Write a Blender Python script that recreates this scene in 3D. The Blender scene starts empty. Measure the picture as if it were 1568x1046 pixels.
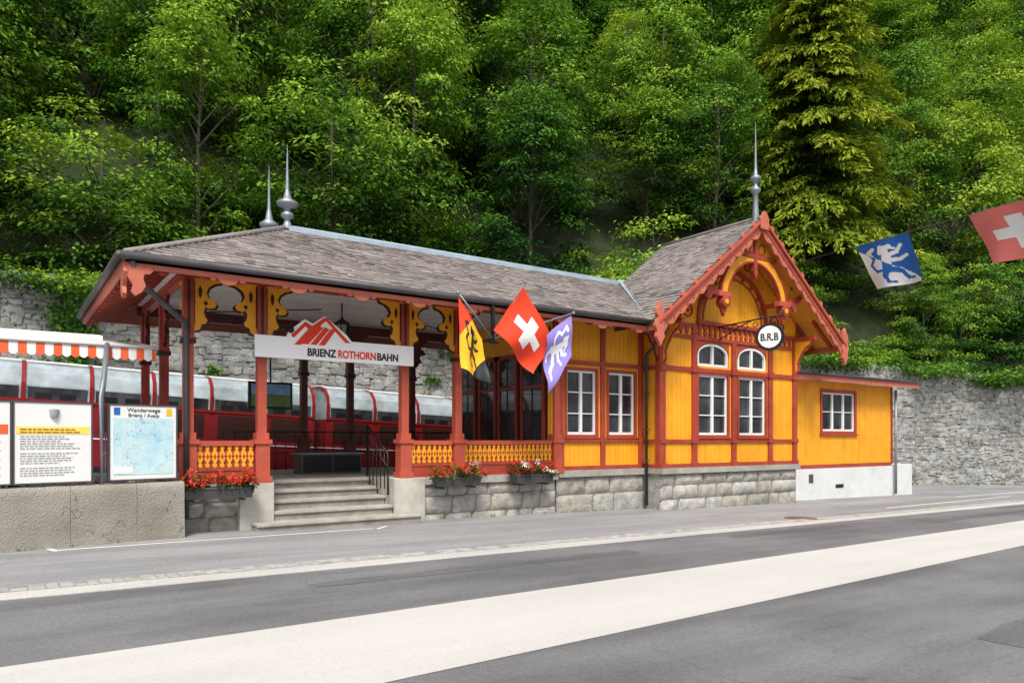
import bpy, math, random
import numpy as np
from mathutils import Vector, noise as mn
random.seed(7); rng=np.random.default_rng(11)
scene=bpy.context.scene
COL=scene.collection
def gz(x): return -0.016*x

# ---------------------------------------------------------------- materials
MATS={}
def nodes(name):
    m=bpy.data.materials.new(name); m.use_nodes=True
    nt=m.node_tree; nt.nodes.clear()
    o=nt.nodes.new('ShaderNodeOutputMaterial'); MATS[name]=m
    return m,nt,o
def N(nt,t,**k):
    n=nt.nodes.new(t)
    for a,b in k.items(): setattr(n,a,b)
    return n
def L(nt,a,b): nt.links.new(a,b)
def noise(nt,scale,detail=4,rough=.55,vec=None):
    n=N(nt,'ShaderNodeTexNoise'); n.inputs['Scale'].default_value=scale
    n.inputs['Detail'].default_value=detail; n.inputs['Roughness'].default_value=rough
    if vec is not None: L(nt,vec,n.inputs['Vector'])
    return n.outputs['Fac']
def ramp(nt,fac,stops):
    r=N(nt,'ShaderNodeValToRGB'); e=r.color_ramp.elements
    while len(e)<len(stops): e.new(.5)
    for i,(p,c) in enumerate(stops):
        e[i].position=p; e[i].color=(*c,1) if len(c)==3 else c
    L(nt,fac,r.inputs['Fac']); return r.outputs['Color']
def mixc(nt,fac,a,b,mode='MIX'):
    m=N(nt,'ShaderNodeMix',data_type='RGBA',blend_type=mode)
    if isinstance(fac,(int,float)): m.inputs[0].default_value=fac
    else: L(nt,fac,m.inputs[0])
    for s,i in ((a,6),(b,7)):
        if isinstance(s,tuple): m.inputs[i].default_value=(*s,1)
        else: L(nt,s,m.inputs[i])
    return m.outputs[2]
def math_(nt,op,a,b=None,c=None):
    m=N(nt,'ShaderNodeMath',operation=op)
    for i,s in enumerate((a,b,c)):
        if s is None: continue
        if isinstance(s,(int,float)): m.inputs[i].default_value=s
        else: L(nt,s,m.inputs[i])
    return m.outputs[0]
def crackmask(nt,co,scale,width,thr,wob=1.2):
    dv=N(nt,'ShaderNodeVectorMath',operation='ADD'); L(nt,co,dv.inputs[0])
    nn=N(nt,'ShaderNodeTexNoise'); nn.inputs['Scale'].default_value=wob; nn.inputs['Detail'].default_value=6; L(nt,co,nn.inputs['Vector']); L(nt,nn.outputs['Color'],dv.inputs[1])
    v=N(nt,'ShaderNodeTexVoronoi',feature='DISTANCE_TO_EDGE'); v.inputs['Scale'].default_value=scale; L(nt,dv.outputs[0],v.inputs['Vector'])
    return math_(nt,'MULTIPLY',math_(nt,'LESS_THAN',v.outputs['Distance'],width),math_(nt,'GREATER_THAN',noise(nt,.5,2,.5,co),thr))
def pm(name,c,var=.25,scale=3,rough=.6,bump=.15,bscale=40,metal=0,tint=0,dirt=0,spec=.4,crack=0,dist=.02,warm=0):
    m,nt,o=nodes(name)
    co=N(nt,'ShaderNodeTexCoord').outputs['Object']
    f=noise(nt,scale,5,.6,co)
    dark=tuple(x*(1-var) for x in c); light=tuple(min(1,x*(1+var*.8)) for x in c)
    col=ramp(nt,f,[(.3,dark),(.7,light)])
    if tint:
        a=N(nt,'ShaderNodeAttribute',attribute_name='tint').outputs['Fac']
        tc=ramp(nt,a,[(0,(1-tint,)*3),(.35,(1,1-.08*warm,1-.2*warm)),(.6,(1,1,1)),(.8,(1-.08*warm,1-.03*warm,1)),(1,(1,1,1))])
        col=mixc(nt,1.0,col,tc,'MULTIPLY')
    if dirt:
        g=noise(nt,1.3,6,.7,co)
        g=ramp(nt,g,[(.45,(0,0,0)),(.75,(1,1,1))])
        col=mixc(nt,math_(nt,'MULTIPLY',g,dirt),col,tuple(x*.35 for x in c))
    if crack: col=mixc(nt,math_(nt,'MULTIPLY',crackmask(nt,co,.8,.006,.5,2.5),crack),col,tuple(x*.35 for x in c))
    p=N(nt,'ShaderNodeBsdfPrincipled'); L(nt,col,p.inputs['Base Color'])
    p.inputs['Roughness'].default_value=rough; p.inputs['Metallic'].default_value=metal
    p.inputs['Specular IOR Level'].default_value=spec
    if bump:
        bp=N(nt,'ShaderNodeBump'); bp.inputs['Strength'].default_value=bump; bp.inputs['Distance'].default_value=dist
        L(nt,noise(nt,bscale,5,.65,co),bp.inputs['Height']); L(nt,bp.outputs[0],p.inputs['Normal'])
    L(nt,p.outputs[0],o.inputs[0]); return m
YEL=pm('yellow_paint',(.86,.375,.018),.12,2.5,.55,.08,60,tint=.12,dirt=.18)
RUST=pm('rust_red_paint',(.36,.055,.030),.2,4,.5,.1,60,dirt=.25)
SALM=pm('salmon_red_paint',(.47,.088,.050),.15,4,.5,.08,60,dirt=.2)
DARKW=pm('dark_brown_paint',(.045,.014,.010),.3,4,.5,.1,60)
BROWN=pm('brown_paint',(.10,.028,.020),.3,4,.5,.1,60)
BLACK=pm('black_paint',(.012,.012,.014),.3,4,.4,.05)
WHITE=pm('white_paint',(.80,.80,.79),.03,3,.45,.03)
CEIL=pm('ceiling_boards',(.68,.65,.61),.12,5,.6,.1,tint=.2)
ZINC=pm('zinc',(.26,.29,.33),.2,3,.5,.05,metal=.5)
RIDGE=pm('ridge_flashing',(.36,.47,.55),.2,3,.5,.05,metal=.2)
GUT=pm('gutter_metal',(.09,.085,.09),.2,3,.5,.05,metal=.3)
SHING=pm('shingles',(.295,.262,.25),.28,1.2,.85,.4,50,tint=.55,warm=.3)
STONE=pm('rubble_stone',(.38,.385,.37),.38,3.5,.9,1,18,tint=.35,dirt=.45,dist=.05,warm=.5)
ASHL=pm('ashlar_stone',(.47,.45,.41),.35,5,.9,1,22,tint=.28,dirt=.55,dist=.04,warm=.5)
MORT=pm('mortar',(.20,.19,.17),.3,5,.95,.5)
CONC=pm('concrete',(.37,.35,.30),.25,2.6,.95,1,38,dirt=.55,crack=.7,dist=.03)
PIER=pm('pier_concrete',(.50,.48,.43),.18,3,.9,.6,45,dirt=.4)
WCONC=pm('white_plaster_base',(.64,.66,.66),.07,3,.8,.15,dirt=.2)
STEP=pm('step_stone',(.42,.405,.36),.22,5,.9,.6,50,dirt=.5,tint=.15)
STEP_SHADE=pm('step_stone_shaded',(.32,.305,.265),.3,5,.9,.7,50,dirt=.5)  # step stone painted darker, so risers read as shaded under the nosings
TRAINR=pm('train_red',(.24,.014,.018),.1,2,.25,.0)
BARK=pm('bark',(.09,.075,.055),.35,9,.95,.8,20)
SOIL=pm('soil',(.022,.032,.011),.5,2,1,.6,8)
TERR=pm('terracotta_fascia',(.52,.145,.09),.15,4,.5,.1,dirt=.2)
REDC=pm('flag_red',(.76,.05,.014),.04,3,.7,.03)
REDL=pm('flag_pale_red',(.74,.19,.165),.04,3,.7,.03)
BLUE=pm('flag_blue',(.015,.13,.45),.05,3,.7,.03)
PURP=pm('flag_purple',(.27,.22,.58),.05,3,.7,.03)
YELF=pm('flag_yellow',(.85,.48,.02),.05,3,.7,.03)
ORAN=pm('orange_cloth',(.78,.13,.04),.05,3,.7,.03)
PALEY=pm('pale_yellow',(.9,.72,.12),.03,3,.6,0)
TXT=pm('print_grey',(.33,.34,.36),.1,3,.6,0)
def glassm():
    m,nt,o=nodes('window_glass')
    co=N(nt,'ShaderNodeTexCoord').outputs['Object']
    col=ramp(nt,noise(nt,1.6,3,.5,co),[(.35,(.012,.014,.017)),(.7,(.06,.07,.08))])
    p=N(nt,'ShaderNodeBsdfPrincipled'); L(nt,col,p.inputs['Base Color']); p.inputs['Roughness'].default_value=.04
    p.inputs['Specular IOR Level'].default_value=.75
    bp=N(nt,'ShaderNodeBump'); bp.inputs['Strength'].default_value=.04; L(nt,noise(nt,2,2,.5,co),bp.inputs['Height']); L(nt,bp.outputs[0],p.inputs['Normal'])
    L(nt,p.outputs[0],o.inputs[0]); return m
GLASS=glassm()
TGLASS=pm('train_glass',(.36,.42,.45),.5,1.4,.10,0,spec=.9)
def asphalt(name,base,light,crack=.5,sp_=.8,fine_=.8):
    m,nt,o=nodes(name)
    co=N(nt,'ShaderNodeTexCoord').outputs['Object']
    mp=N(nt,'ShaderNodeMapping'); mp.inputs['Scale'].default_value=(.22,1.3,1); mp.inputs['Rotation'].default_value=(0,0,-.04); L(nt,co,mp.inputs[0])
    big=noise(nt,.9,6,.62,mp.outputs[0]); blot=noise(nt,.5,4,.6,co); fine=noise(nt,110,2,.8,co); sp=noise(nt,30,3,.75,co)
    col=ramp(nt,math_(nt,'ADD',math_(nt,'MULTIPLY',big,.7),math_(nt,'MULTIPLY',blot,.3)),[(.40,base),(.58,light)])
    f2=ramp(nt,fine,[(.3,(.6,.6,.6)),(.7,(1.35,1.35,1.35))]); col=mixc(nt,fine_,col,f2,'MULTIPLY')
    f3=ramp(nt,sp,[(.35,(.82,.82,.82)),(.65,(1.15,1.15,1.15))]); col=mixc(nt,sp_,col,f3,'MULTIPLY')
    if crack:
        col=mixc(nt,math_(nt,'MULTIPLY',crackmask(nt,co,.25,.0016,.55),crack),col,(.05,.05,.05))
    p=N(nt,'ShaderNodeBsdfPrincipled'); L(nt,col,p.inputs['Base Color']); p.inputs['Roughness'].default_value=.85; p.inputs['Specular IOR Level'].default_value=.3
    bp=N(nt,'ShaderNodeBump'); bp.inputs['Strength'].default_value=.5; bp.inputs['Distance'].default_value=.006; L(nt,fine,bp.inputs['Height']); L(nt,bp.outputs[0],p.inputs['Normal'])
    L(nt,p.outputs[0],o.inputs[0]); return m
ROADM=asphalt('road_asphalt',(.12,.12,.125),(.20,.20,.205),.4)
WALKM=asphalt('sidewalk_asphalt',(.225,.23,.235),(.32,.32,.325),.3)
BANDM=asphalt('pale_road_band',(.52,.505,.485),(.57,.555,.535),.0,.25,.3)
STRIPM=asphalt('pale_kerb_strip',(.47,.455,.43),(.57,.55,.53),.0,.6,.6)
def leafm(name,stops,trans=.3,vary=True):
    m,nt,o=nodes(name)
    a=N(nt,'ShaderNodeAttribute',attribute_name='tint').outputs['Fac']
    r=N(nt,'ShaderNodeObjectInfo').outputs['Random']
    f=math_(nt,'ADD',a,math_(nt,'MULTIPLY',math_(nt,'SUBTRACT',r,.5),.40))
    col=ramp(nt,f,stops)
    if vary:   # random trees tinted darker, bluer: variety plus canopy shade put into the colour
        r2=math_(nt,'FRACT',math_(nt,'MULTIPLY',r,7.3))
        hm=ramp(nt,r2,[(0,(.50,.62,.80)),(.28,(.62,.75,.85)),(.42,(1,1,1)),(.8,(1,1,1)),(1,(1.0,.92,.8))])
        col=mixc(nt,1,col,hm,'MULTIPLY')
    p=N(nt,'ShaderNodeBsdfDiffuse'); L(nt,col,p.inputs['Color'])
    t=N(nt,'ShaderNodeBsdfTranslucent'); L(nt,mixc(nt,1,col,(1.0,1.0,.45),'MULTIPLY'),t.inputs[0])
    mx=N(nt,'ShaderNodeMixShader'); mx.inputs[0].default_value=trans
    L(nt,p.outputs[0],mx.inputs[1]); L(nt,t.outputs[0],mx.inputs[2]); L(nt,mx.outputs[0],o.inputs[0]); return m
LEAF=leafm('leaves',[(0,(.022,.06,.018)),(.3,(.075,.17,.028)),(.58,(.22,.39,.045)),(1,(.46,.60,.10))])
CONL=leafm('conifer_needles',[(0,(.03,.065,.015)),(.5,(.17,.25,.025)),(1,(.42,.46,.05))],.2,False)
FLOW=leafm('geranium_petals',[(0,(.5,.02,.01)),(.6,(.78,.05,.02)),(1,(.85,.14,.12))],.2,False)
FLOWW=leafm('white_petals',[(0,(.7,.6,.6)),(1,(.8,.8,.8))],.2,False)

# ---------------------------------------------------------------- builders
def empty(name,loc=(0,0,0)):
    e=bpy.data.objects.new(name,None); COL.objects.link(e); e.location=loc; e.empty_display_size=.2; return e
class B:
    def __init__(s,name,parent=None,bevel=0):
        s.name=name; s.parent=parent; s.v=[]; s.f=[]; s.mi=[]; s.t=[]; s.mats=[]; s.bevel=bevel; s.smooth=[]
    def _m(s,m):
        if m not in s.mats: s.mats.append(m)
        return s.mats.index(m)
    def add(s,vs,fs,m,t=None,smooth=False):
        o=len(s.v); s.v+= [tuple(v) for v in vs]; k=s._m(m)
        if t is None: t=random.random()
        for f in fs: s.f.append(tuple(i+o for i in f)); s.mi.append(k); s.t.append(t); s.smooth.append(smooth)
    def box(s,x0,x1,y0,y1,z0,z1,m,t=None):
        vs=[(x0,y0,z0),(x1,y0,z0),(x1,y1,z0),(x0,y1,z0),(x0,y0,z1),(x1,y0,z1),(x1,y1,z1),(x0,y1,z1)]
        s.add(vs,[(3,2,1,0),(4,5,6,7),(0,1,5,4),(1,2,6,5),(2,3,7,6),(3,0,4,7)],m,t)
    def hexa(s,bot,top,m,m2=None,t=None):
        n=len(bot); s.add(list(bot)+list(top),[tuple(range(n,2*n))]+[(i,(i+1)%n,(i+1)%n+n,i+n) for i in range(n)],m,t)
        s.add(list(bot),[tuple(reversed(range(n)))],m2 or m,t)
    def xz(s,pts,y0,y1,m,t=None):
        n=len(pts); vs=[(x,y0,z) for x,z in pts]+[(x,y1,z) for x,z in pts]
        s.add(vs,[tuple(range(n)),tuple(reversed(range(n,2*n)))]+[(i,i+n,(i+1)%n+n,(i+1)%n) for i in range(n)],m,t)
    def yz(s,pts,x0,x1,m,t=None):
        n=len(pts); vs=[(x0,y,z) for y,z in pts]+[(x1,y,z) for y,z in pts]
        s.add(vs,[tuple(range(n)),tuple(reversed(range(n,2*n)))]+[(i,i+n,(i+1)%n+n,(i+1)%n) for i in range(n)],m,t)
    def tube(s,pts,rs,m,n=10,t=None):
        pts=[Vector(p) for p in pts]
        if isinstance(rs,(int,float)): rs=[rs]*len(pts)
        vs=[]; fs=[]
        for i,p in enumerate(pts):
            d=(pts[min(i+1,len(pts)-1)]-pts[max(i-1,0)]).normalized()
            a=d.cross(Vector((0,0,1)));  a=a if a.length>.05 else d.cross(Vector((1,0,0))); a.normalize(); b=d.cross(a)
            for k in range(n):
                q=2*math.pi*k/n; vs.append(p+(a*math.cos(q)+b*math.sin(q))*rs[i])
        for i in range(len(pts)-1):
            for k in range(n): fs.append((i*n+k,i*n+(k+1)%n,(i+1)*n+(k+1)%n,(i+1)*n+k))
        fs.append(tuple(reversed(range(n)))); fs.append(tuple(range((len(pts)-1)*n,len(pts)*n)))
        s.add(vs,fs,m,t,len(pts)>2 or rs[0]<.15)
    def lathe(s,c,prof,m,n=16):
        vs=[];fs=[]
        for z,r in prof:
            for k in range(n):
                q=2*math.pi*k/n; vs.append((c[0]+r*math.cos(q),c[1]+r*math.sin(q),c[2]+z))
        for i in range(len(prof)-1):
            for k in range(n): fs.append((i*n+k,i*n+(k+1)%n,(i+1)*n+(k+1)%n,(i+1)*n+k))
        s.add(vs,fs,m,None,True)
    def done(s):
        me=bpy.data.meshes.new(s.name); me.from_pydata(s.v,[],s.f)
        for m in s.mats: me.materials.append(m)
        me.polygons.foreach_set('material_index',s.mi); me.polygons.foreach_set('use_smooth',s.smooth)
        a=me.attributes.new('tint','FLOAT','FACE'); a.data.foreach_set('value',s.t)
        me.update()
        o=bpy.data.objects.new(s.name,me); COL.objects.link(o)
        if s.parent: o.parent=s.parent
        if s.bevel:
            md=o.modifiers.new('bevel','BEVEL'); md.width=s.bevel; md.segments=2; md.limit_method='ANGLE'
        return o
def text(name,body,size,loc,rot,mat,parent,ext=.004,sx=1,align='LEFT',bold=.008):
    c=bpy.data.curves.new(name,'FONT'); c.body=body; c.size=size; c.extrude=ext; c.align_x=align; c.offset=size*bold
    c.materials.append(mat); o=bpy.data.objects.new(name,c); COL.objects.link(o); o.location=loc; o.rotation_euler=rot; o.scale=(sx,1,1)
    o.parent=parent; return o

# ---------------------------------------------------------------- ground
def sheet(name,pts,off,m,parent=None,th=0):
    b=B(name,parent)
    if th:
        b.hexa([(x,y,gz(x)-.05) for x,y in pts],[(x,y,gz(x)+off) for x,y in pts],m)
    else: b.add([(x,y,gz(x)+off) for x,y in pts],[tuple(range(len(pts)))],m)
    return b.done()
sheet('ground',[(-250,-250),(250,-250),(250,250),(-250,250)],-.004,SOIL)
sheet('road',[(-60,-40),(90,-40),(90,10.4),(-60,6.6)],0.0,ROADM)
def yk(x): return 8.08+.0255*x
sheet('sidewalk',[(-60,yk(-60)+.005),(90,yk(90)+.005),(90,24),(-60,24)],.012,WALKM,th=1)
sheet('road_band',[(-40,3.83-2.52),(80,3.83+5.04),(80,5.47+3.92),(-40,5.47-1.96)],.004,BANDM)
sheet('kerb_strip',[(-60,yk(-60)-.34),(90,yk(90)-.34),(90,yk(90)),(-60,yk(-60))],.008,STRIPM,th=1)
COB=pm('cobble_stone',(.40,.39,.365),.3,6,.9,.5,40,tint=.3)
b=B('kerb_cobbles',bevel=.012)
x=-8
while x<30:
    w=.10+random.random()*.05
    for r in range(2):
        y=yk(x)+.01+r*.125+random.uniform(-.006,.006)
        z=gz(x)+.013+random.random()*.006
        b.box(x,x+w-.008,y,y+.117,gz(x)-.03,z,COB)
    x+=w
b.done()
b=B('parking_markings')
def line(p,q,w,off=.0165):
    p=Vector(p);q=Vector(q);d=(q-p).normalized();n=Vector((-d.y,d.x))*w/2
    b.add([(v.x,v.y,gz(v.x)+off) for v in (p-n,q-n,q+n,p+n)],[(0,1,2,3)],WHITE)
line((.6,10.78),(5.0,11.12),.07); line((.58,10.70),(.5,11.0),.07); line((5.04,11.05),(5.35,11.35),.06)
line((17.5,9.3),(26,9.9),.08); line((24,10.6),(34,10.9),.08)
b.done()
b=B('road_patch')
PATCH=asphalt('patch_asphalt',(.105,.105,.11),(.15,.15,.155),0)
for (x0,y0,w,h) in ((15,7.0,7,.35),(6.0,2.0,8,.55),(2.5,6.9,4.5,.22),(9.5,7.35,3.5,.3)):
    pts=[]
    for k in range(13): pts.append((x0+w*k/12,y0+.03*w*k/12+random.uniform(-.04,.04)))
    for k in range(12,-1,-1): pts.append((x0+w*k/12,y0+h+.03*w*k/12+random.uniform(-.05,.05)))
    b.add([(px,py,gz(px)+.003) for px,py in pts],[tuple(range(26))],PATCH)
b.done()
b=B('manhole_cover'); b.lathe((13.2,8.75,gz(13.2)),[(0,.32),(.018,.32),(.018,.02)],pm('rusty_iron',(.22,.12,.09),.2,5,.7,.4),24); b.done()

# ---------------------------------------------------------------- stone walls
def rubble(b,path,ztop,zbot,m,hr=(.12,.26),wr=(.18,.55),bulge=.05,mort=MORT):
    for (p,q) in zip(path[:-1],path[1:]):
        p=Vector(p);q=Vector(q);d=(q-p);Ln=d.length;d.normalize();n=Vector((d.y,-d.x))
        b.add([(p.x,p.y,zbot(p.x)),(q.x,q.y,zbot(q.x)),(q.x,q.y,ztop(q.x)),(p.x,p.y,ztop(p.x))],[(0,1,2,3)],mort)
        b.add([(p.x,p.y,ztop(p.x)),(q.x,q.y,ztop(q.x)),(q.x-n.x*.5,q.y-n.y*.5,ztop(q.x)),(p.x-n.x*.5,p.y-n.y*.5,ztop(p.x))],[(0,1,2,3)],mort)
        z=-.9; zmax=max(ztop(p.x),ztop(q.x))
        while z<zmax:
            h=random.uniform(*hr); s=-random.random()*.3
            while s<Ln:
                w=random.uniform(*wr)*(1.3 if h>sum(hr)/2 else .9)
                s0=max(s,0); s1=min(s+w,Ln); s+=w
                if s1-s0<.05: continue
                mx=p.x+d.x*(s0+s1)/2
                wob=.05*math.sin(mx*1.7+z)+.03*math.sin(mx*4.1)
                zz0=z+wob+random.uniform(-.03,.02); zz1=z+wob+h+random.uniform(-.02,.03)
                if zz1>ztop(mx)+.10 or zz1<zbot(mx)-.05: continue
                g=.004; bu=bulge*random.uniform(.3,1.3)
                j=lambda a:a+random.uniform(-.028,.028)
                base=[(s0+g,zz0+g),((s0+s1)/2,zz0+g-.01),(s1-g,zz0+g),(s1-g,zz1-g),((s0+s1)/2,zz1-g+.01),(s0+g,zz1-g)]
                base=[(j(a),j(c)) for a,c in base]
                cx=sum(a for a,_ in base)/6; cz=sum(c for _,c in base)/6
                k1=.84
                def P(a,c,o): return (p.x+d.x*a+n.x*o,p.y+d.y*a+n.y*o,c)
                vs=[P(a,c,-.02) for a,c in base]+[P(a,c,bu*.55) for a,c in base]+[P(cx+(a-cx)*k1,cz+(c-cz)*k1,bu+random.uniform(-.012,.012)) for a,c in base]+[P(cx,cz,bu+.01)]
                fs=[(i,(i+1)%6,(i+1)%6+6,i+6) for i in range(6)]+[(i+6,(i+1)%6+6,(i+1)%6+12,i+12) for i in range(6)]+[(i+12,(i+1)%6+12,18) for i in range(6)]
                b.add(vs,fs,m)
            z+=h
WP=[(-30,24),(-12,22.6),(0,22),(12,22),(19,19.5),(27,16),(30.4,15),(36,12.9),(48,9.5),(70,4)]
def wallY(x):
    for (a,c) in zip(WP[:-1],WP[1:]):
        if a[0]<=x<=c[0]: return a[1]+(c[1]-a[1])*(x-a[0])/(c[0]-a[0])
    return WP[0][1] if x<WP[0][0] else WP[-1][1]-(x-70)*.2
def wallZ(x):
    return 5.5 if x<12 else (5.5-(x-12)/15*1.1 if x<27 else (4.4-(x-27)*.065 if x<40 else 3.55))
b=B('stone_retaining_wall')
rubble(b,[(-14,22.75)]+WP[2:9],wallZ,lambda x:gz(x)-.1,STONE,(.09,.20),(.16,.5),.05)
b.done()

# ---------------------------------------------------------------- hill
def hillz(x,y):
    d=y-wallY(x)
    if d<0: return wallZ(x)-.35
    return wallZ(x)-.25+ d*.55*min(1,d/6)+max(0,d-3)*.62 + .5*math.sin(x*.31+y*.2)*min(1,d/4)
xs=np.linspace(-45,120,130); ds=[0.15,.6,1.5,3,5,8,11,15,20,26,33,42,55,75,100]
v=[];f=[]
for i,x in enumerate(xs):
    for d in ds:
        y=wallY(x)+d; v.append((x,y,hillz(x,y)))
nd=len(ds)
for i in range(len(xs)-1):
    for k in range(nd-1): f.append((i*nd+k,(i+1)*nd+k,(i+1)*nd+k+1,i*nd+k+1))
me=bpy.data.meshes.new('hillside'); me.from_pydata(v,[],f); me.materials.append(SOIL)
for p in me.polygons: p.use_smooth=True
o=bpy.data.objects.new('hillside',me); COL.objects.link(o)

# ---------------------------------------------------------------- foliage
def norm(a): return a/np.maximum(np.linalg.norm(a,axis=1,keepdims=True),1e-6)
def leaves(pos,nrm,dirs,length,width,tint):
    n=len(pos); dirs=norm(dirs-nrm*np.sum(dirs*nrm,axis=1,keepdims=True)); side=np.cross(nrm,dirs)
    l=length[:,None]; w=width[:,None]
    p0=pos; p2=pos+dirs*l-nrm*l*.12; mid=pos+dirs*l*.45+nrm*l*.08
    p1=mid+side*w*.5-nrm*w*.1; p3=mid-side*w*.5-nrm*w*.1
    v=np.stack([p0,p1,p2,p3],1).reshape(-1,3)
    f=np.arange(4*n).reshape(n,4)
    return v,f,tint
def leafmesh(name,parts,mat,woods=None):
    V=[];F=[];T=[];M=[];o=0
    for v,f,t in parts:
        V.append(v);F.append(f+o);T.append(t);M.append(np.zeros(len(f),int));o+=len(v)
    V=np.concatenate(V);F=np.concatenate(F).tolist();T=np.concatenate(T).tolist();M=np.concatenate(M).tolist()
    V=V.tolist()
    me=bpy.data.meshes.new(name)
    if woods:
        k=len(V); V+= [list(x) for x in woods.v]; F+=[[i+k for i in f] for f in woods.f]; T+=woods.t; M+=[1]*len(woods.f)
    me.from_pydata(V,[],F); me.materials.append(mat); me.materials.append(BARK)
    me.polygons.foreach_set('material_index',M)
    a=me.attributes.new('tint','FLOAT','FACE'); a.data.foreach_set('value',T); me.update()
    return me
def clump(c,r,n,size,base,flat=.35,out=None):
    g=rng.normal(size=(n,3))*np.array([r,r,r*flat])*.55
    rr=np.hypot(g[:,0],g[:,1]); g[:,2]-= (rr/r)**2*r*.28
    pos=g+c
    nr=norm(np.array([0,0,1.0])+rng.normal(size=(n,3))*.42+g*np.array([.7,.7,.2])/r*.55+(0 if out is None else out*.4))
    dr=g*np.array([1,1,.1])+rng.normal(size=(n,3))*r*.35+np.array([0,0,-.25*r])
    ln=size*rng.uniform(.7,1.35,n); 
    t=np.clip(base+rng.normal(size=n)*.10+ (g[:,2]/r)*.40,0,1)  # upper leaves tinted brighter, lower ones darker: clump light put into the colour
    return leaves(pos,nr,norm(dr),ln,ln*rng.uniform(.42,.6,n),t)
def tree_mesh(name,R,H,z0,nc,nl,size,seed,cone=.3,trunk=.12):
    global rng; rng=np.random.default_rng(seed); random.seed(seed)
    w=B('w'); top=z0+H
    w.tube([(0,0,-1),(.1,0,z0*.6),(-.1,.1,z0+H*.4),(0,0,top*.92)],[trunk,trunk*.8,trunk*.5,.02],BARK,7)
    parts=[]
    lobes=[(rng.uniform(0,2*math.pi),rng.uniform(.08,.9),rng.uniform(.75,1.2)) for _ in range(10)]
    for i in range(nc):
        if rng.random()<.76:
            la=lobes[rng.integers(10)]; az=la[0]+rng.normal()*.32; hh=np.clip(la[1]+rng.normal()*.10,0,1); k=la[2]
        else: az=rng.uniform(0,2*math.pi); hh=rng.random(); k=.88
        env=math.sin(math.pi*(.16+.78*hh**(1-cone*.5)))**.7
        rad=R*env*k*rng.uniform(.45,1.0)**.6
        c=np.array([rad*math.cos(az),rad*math.sin(az),z0+H*hh])
        if i%5==0: 
            zb=max(z0*.5,c[2]-rad*.7-.5); w.tube([(0,0,zb),(c[0]*.5,c[1]*.5,(zb+c[2])/2+.1),tuple(c)],[.035,.02,.008],BARK,4)
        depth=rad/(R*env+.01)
        base=.08+.40*depth+.30*hh+rng.normal()*.13  # inner and lower clumps tinted darker, painting the crown's deep shade
        parts.append(clump(c,rng.uniform(.42,.8)*R/2.6,nl,size,base,.30,np.array([math.cos(az),math.sin(az),.3])))
    return leafmesh(name,parts,LEAF,w)
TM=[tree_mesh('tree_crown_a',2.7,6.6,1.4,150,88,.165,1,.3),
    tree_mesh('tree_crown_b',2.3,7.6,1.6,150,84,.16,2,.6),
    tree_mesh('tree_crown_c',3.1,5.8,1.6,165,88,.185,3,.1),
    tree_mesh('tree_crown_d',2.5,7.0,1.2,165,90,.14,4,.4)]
SH=[tree_mesh('shrub_a',1.3,1.6,.2,40,60,.14,5,.1,.04),tree_mesh('shrub_b',1.6,1.2,.1,40,60,.13,6,.1,.04)]
def cover(name,seed):
    global rng; rng=np.random.default_rng(seed); parts=[]
    for i in range(70):
        c=np.array([rng.uniform(-1.6,1.6),rng.uniform(-1.3,1.3),rng.uniform(.05,.35)])
        parts.append(clump(c,rng.uniform(.25,.45),42,.12,rng.uniform(.3,.65),.35))
    return leafmesh(name,parts,LEAF)
GC=[cover('undergrowth_a',8),cover('undergrowth_b',9)]
def conifer_mesh(name,H,R,seed):
    global rng; rng=np.random.default_rng(seed); w=B('w'); parts=[]
    w.tube([(0,0,-1),(0,0,H)],[.2,.02],BARK,8)
    z=.6
    while z<H-.2:
        nb=9
        for k in range(nb):
            az=rng.uniform(0,2*math.pi); ln=R*(1-z/H)**.6*rng.uniform(.65,1.15)+.2
            d=np.array([math.cos(az),math.sin(az),0]); bt=rng.normal()*.1
            m=max(4,int(ln/.18))
            s=np.linspace(.12,1,m)
            for q in s:
                c=d*ln*q+np.array([0,0,z+.12*math.sin(q*3)*ln*.3-.36*ln*q*q])
                n=15; wd=.42*(1-q*.55)*ln*.35+.12
                sd=np.array([-d[1],d[0],0])
                g=rng.uniform(-1,1,(n,1))*sd*wd+rng.normal(size=(n,3))*.05
                pos=c+g; pos[:,2]-=np.abs(g@sd)*.5
                nr=norm(np.array([0,0,.8])+rng.normal(size=(n,3))*.3+d*.5)
                dr=d*1.0+np.sign(g@sd)[:,None]*sd*.6+rng.normal(size=(n,3))*.25+np.array([0,0,-.6])
                L_=rng.uniform(.18,.34,n)
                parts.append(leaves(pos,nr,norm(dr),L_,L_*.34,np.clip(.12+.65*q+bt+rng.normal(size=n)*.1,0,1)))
        z+=.34+.14*rng.random()
    return leafmesh(name,parts,CONL,w)
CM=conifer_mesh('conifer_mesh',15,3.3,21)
random.seed(99)
forest=empty('hillside_forest')
def inst(me,name,x,y,z,s,rz,parent,sz=None,tilt=0):
    o=bpy.data.objects.new(name,me); COL.objects.link(o); o.location=(x,y,z); o.scale=(s,s,sz or s); o.rotation_euler=(tilt,random.uniform(-.06,.06),rz); o.parent=parent; return o
def visible(x,y,m=5):
    fx=x*.5727+y*.8198; rx=x*.8198-y*.5727
    return fx>3 and abs(rx)<fx*.70+m
cnt=0
conpos=[(32.9,21.0,1.3)]
x=-24.0
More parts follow.
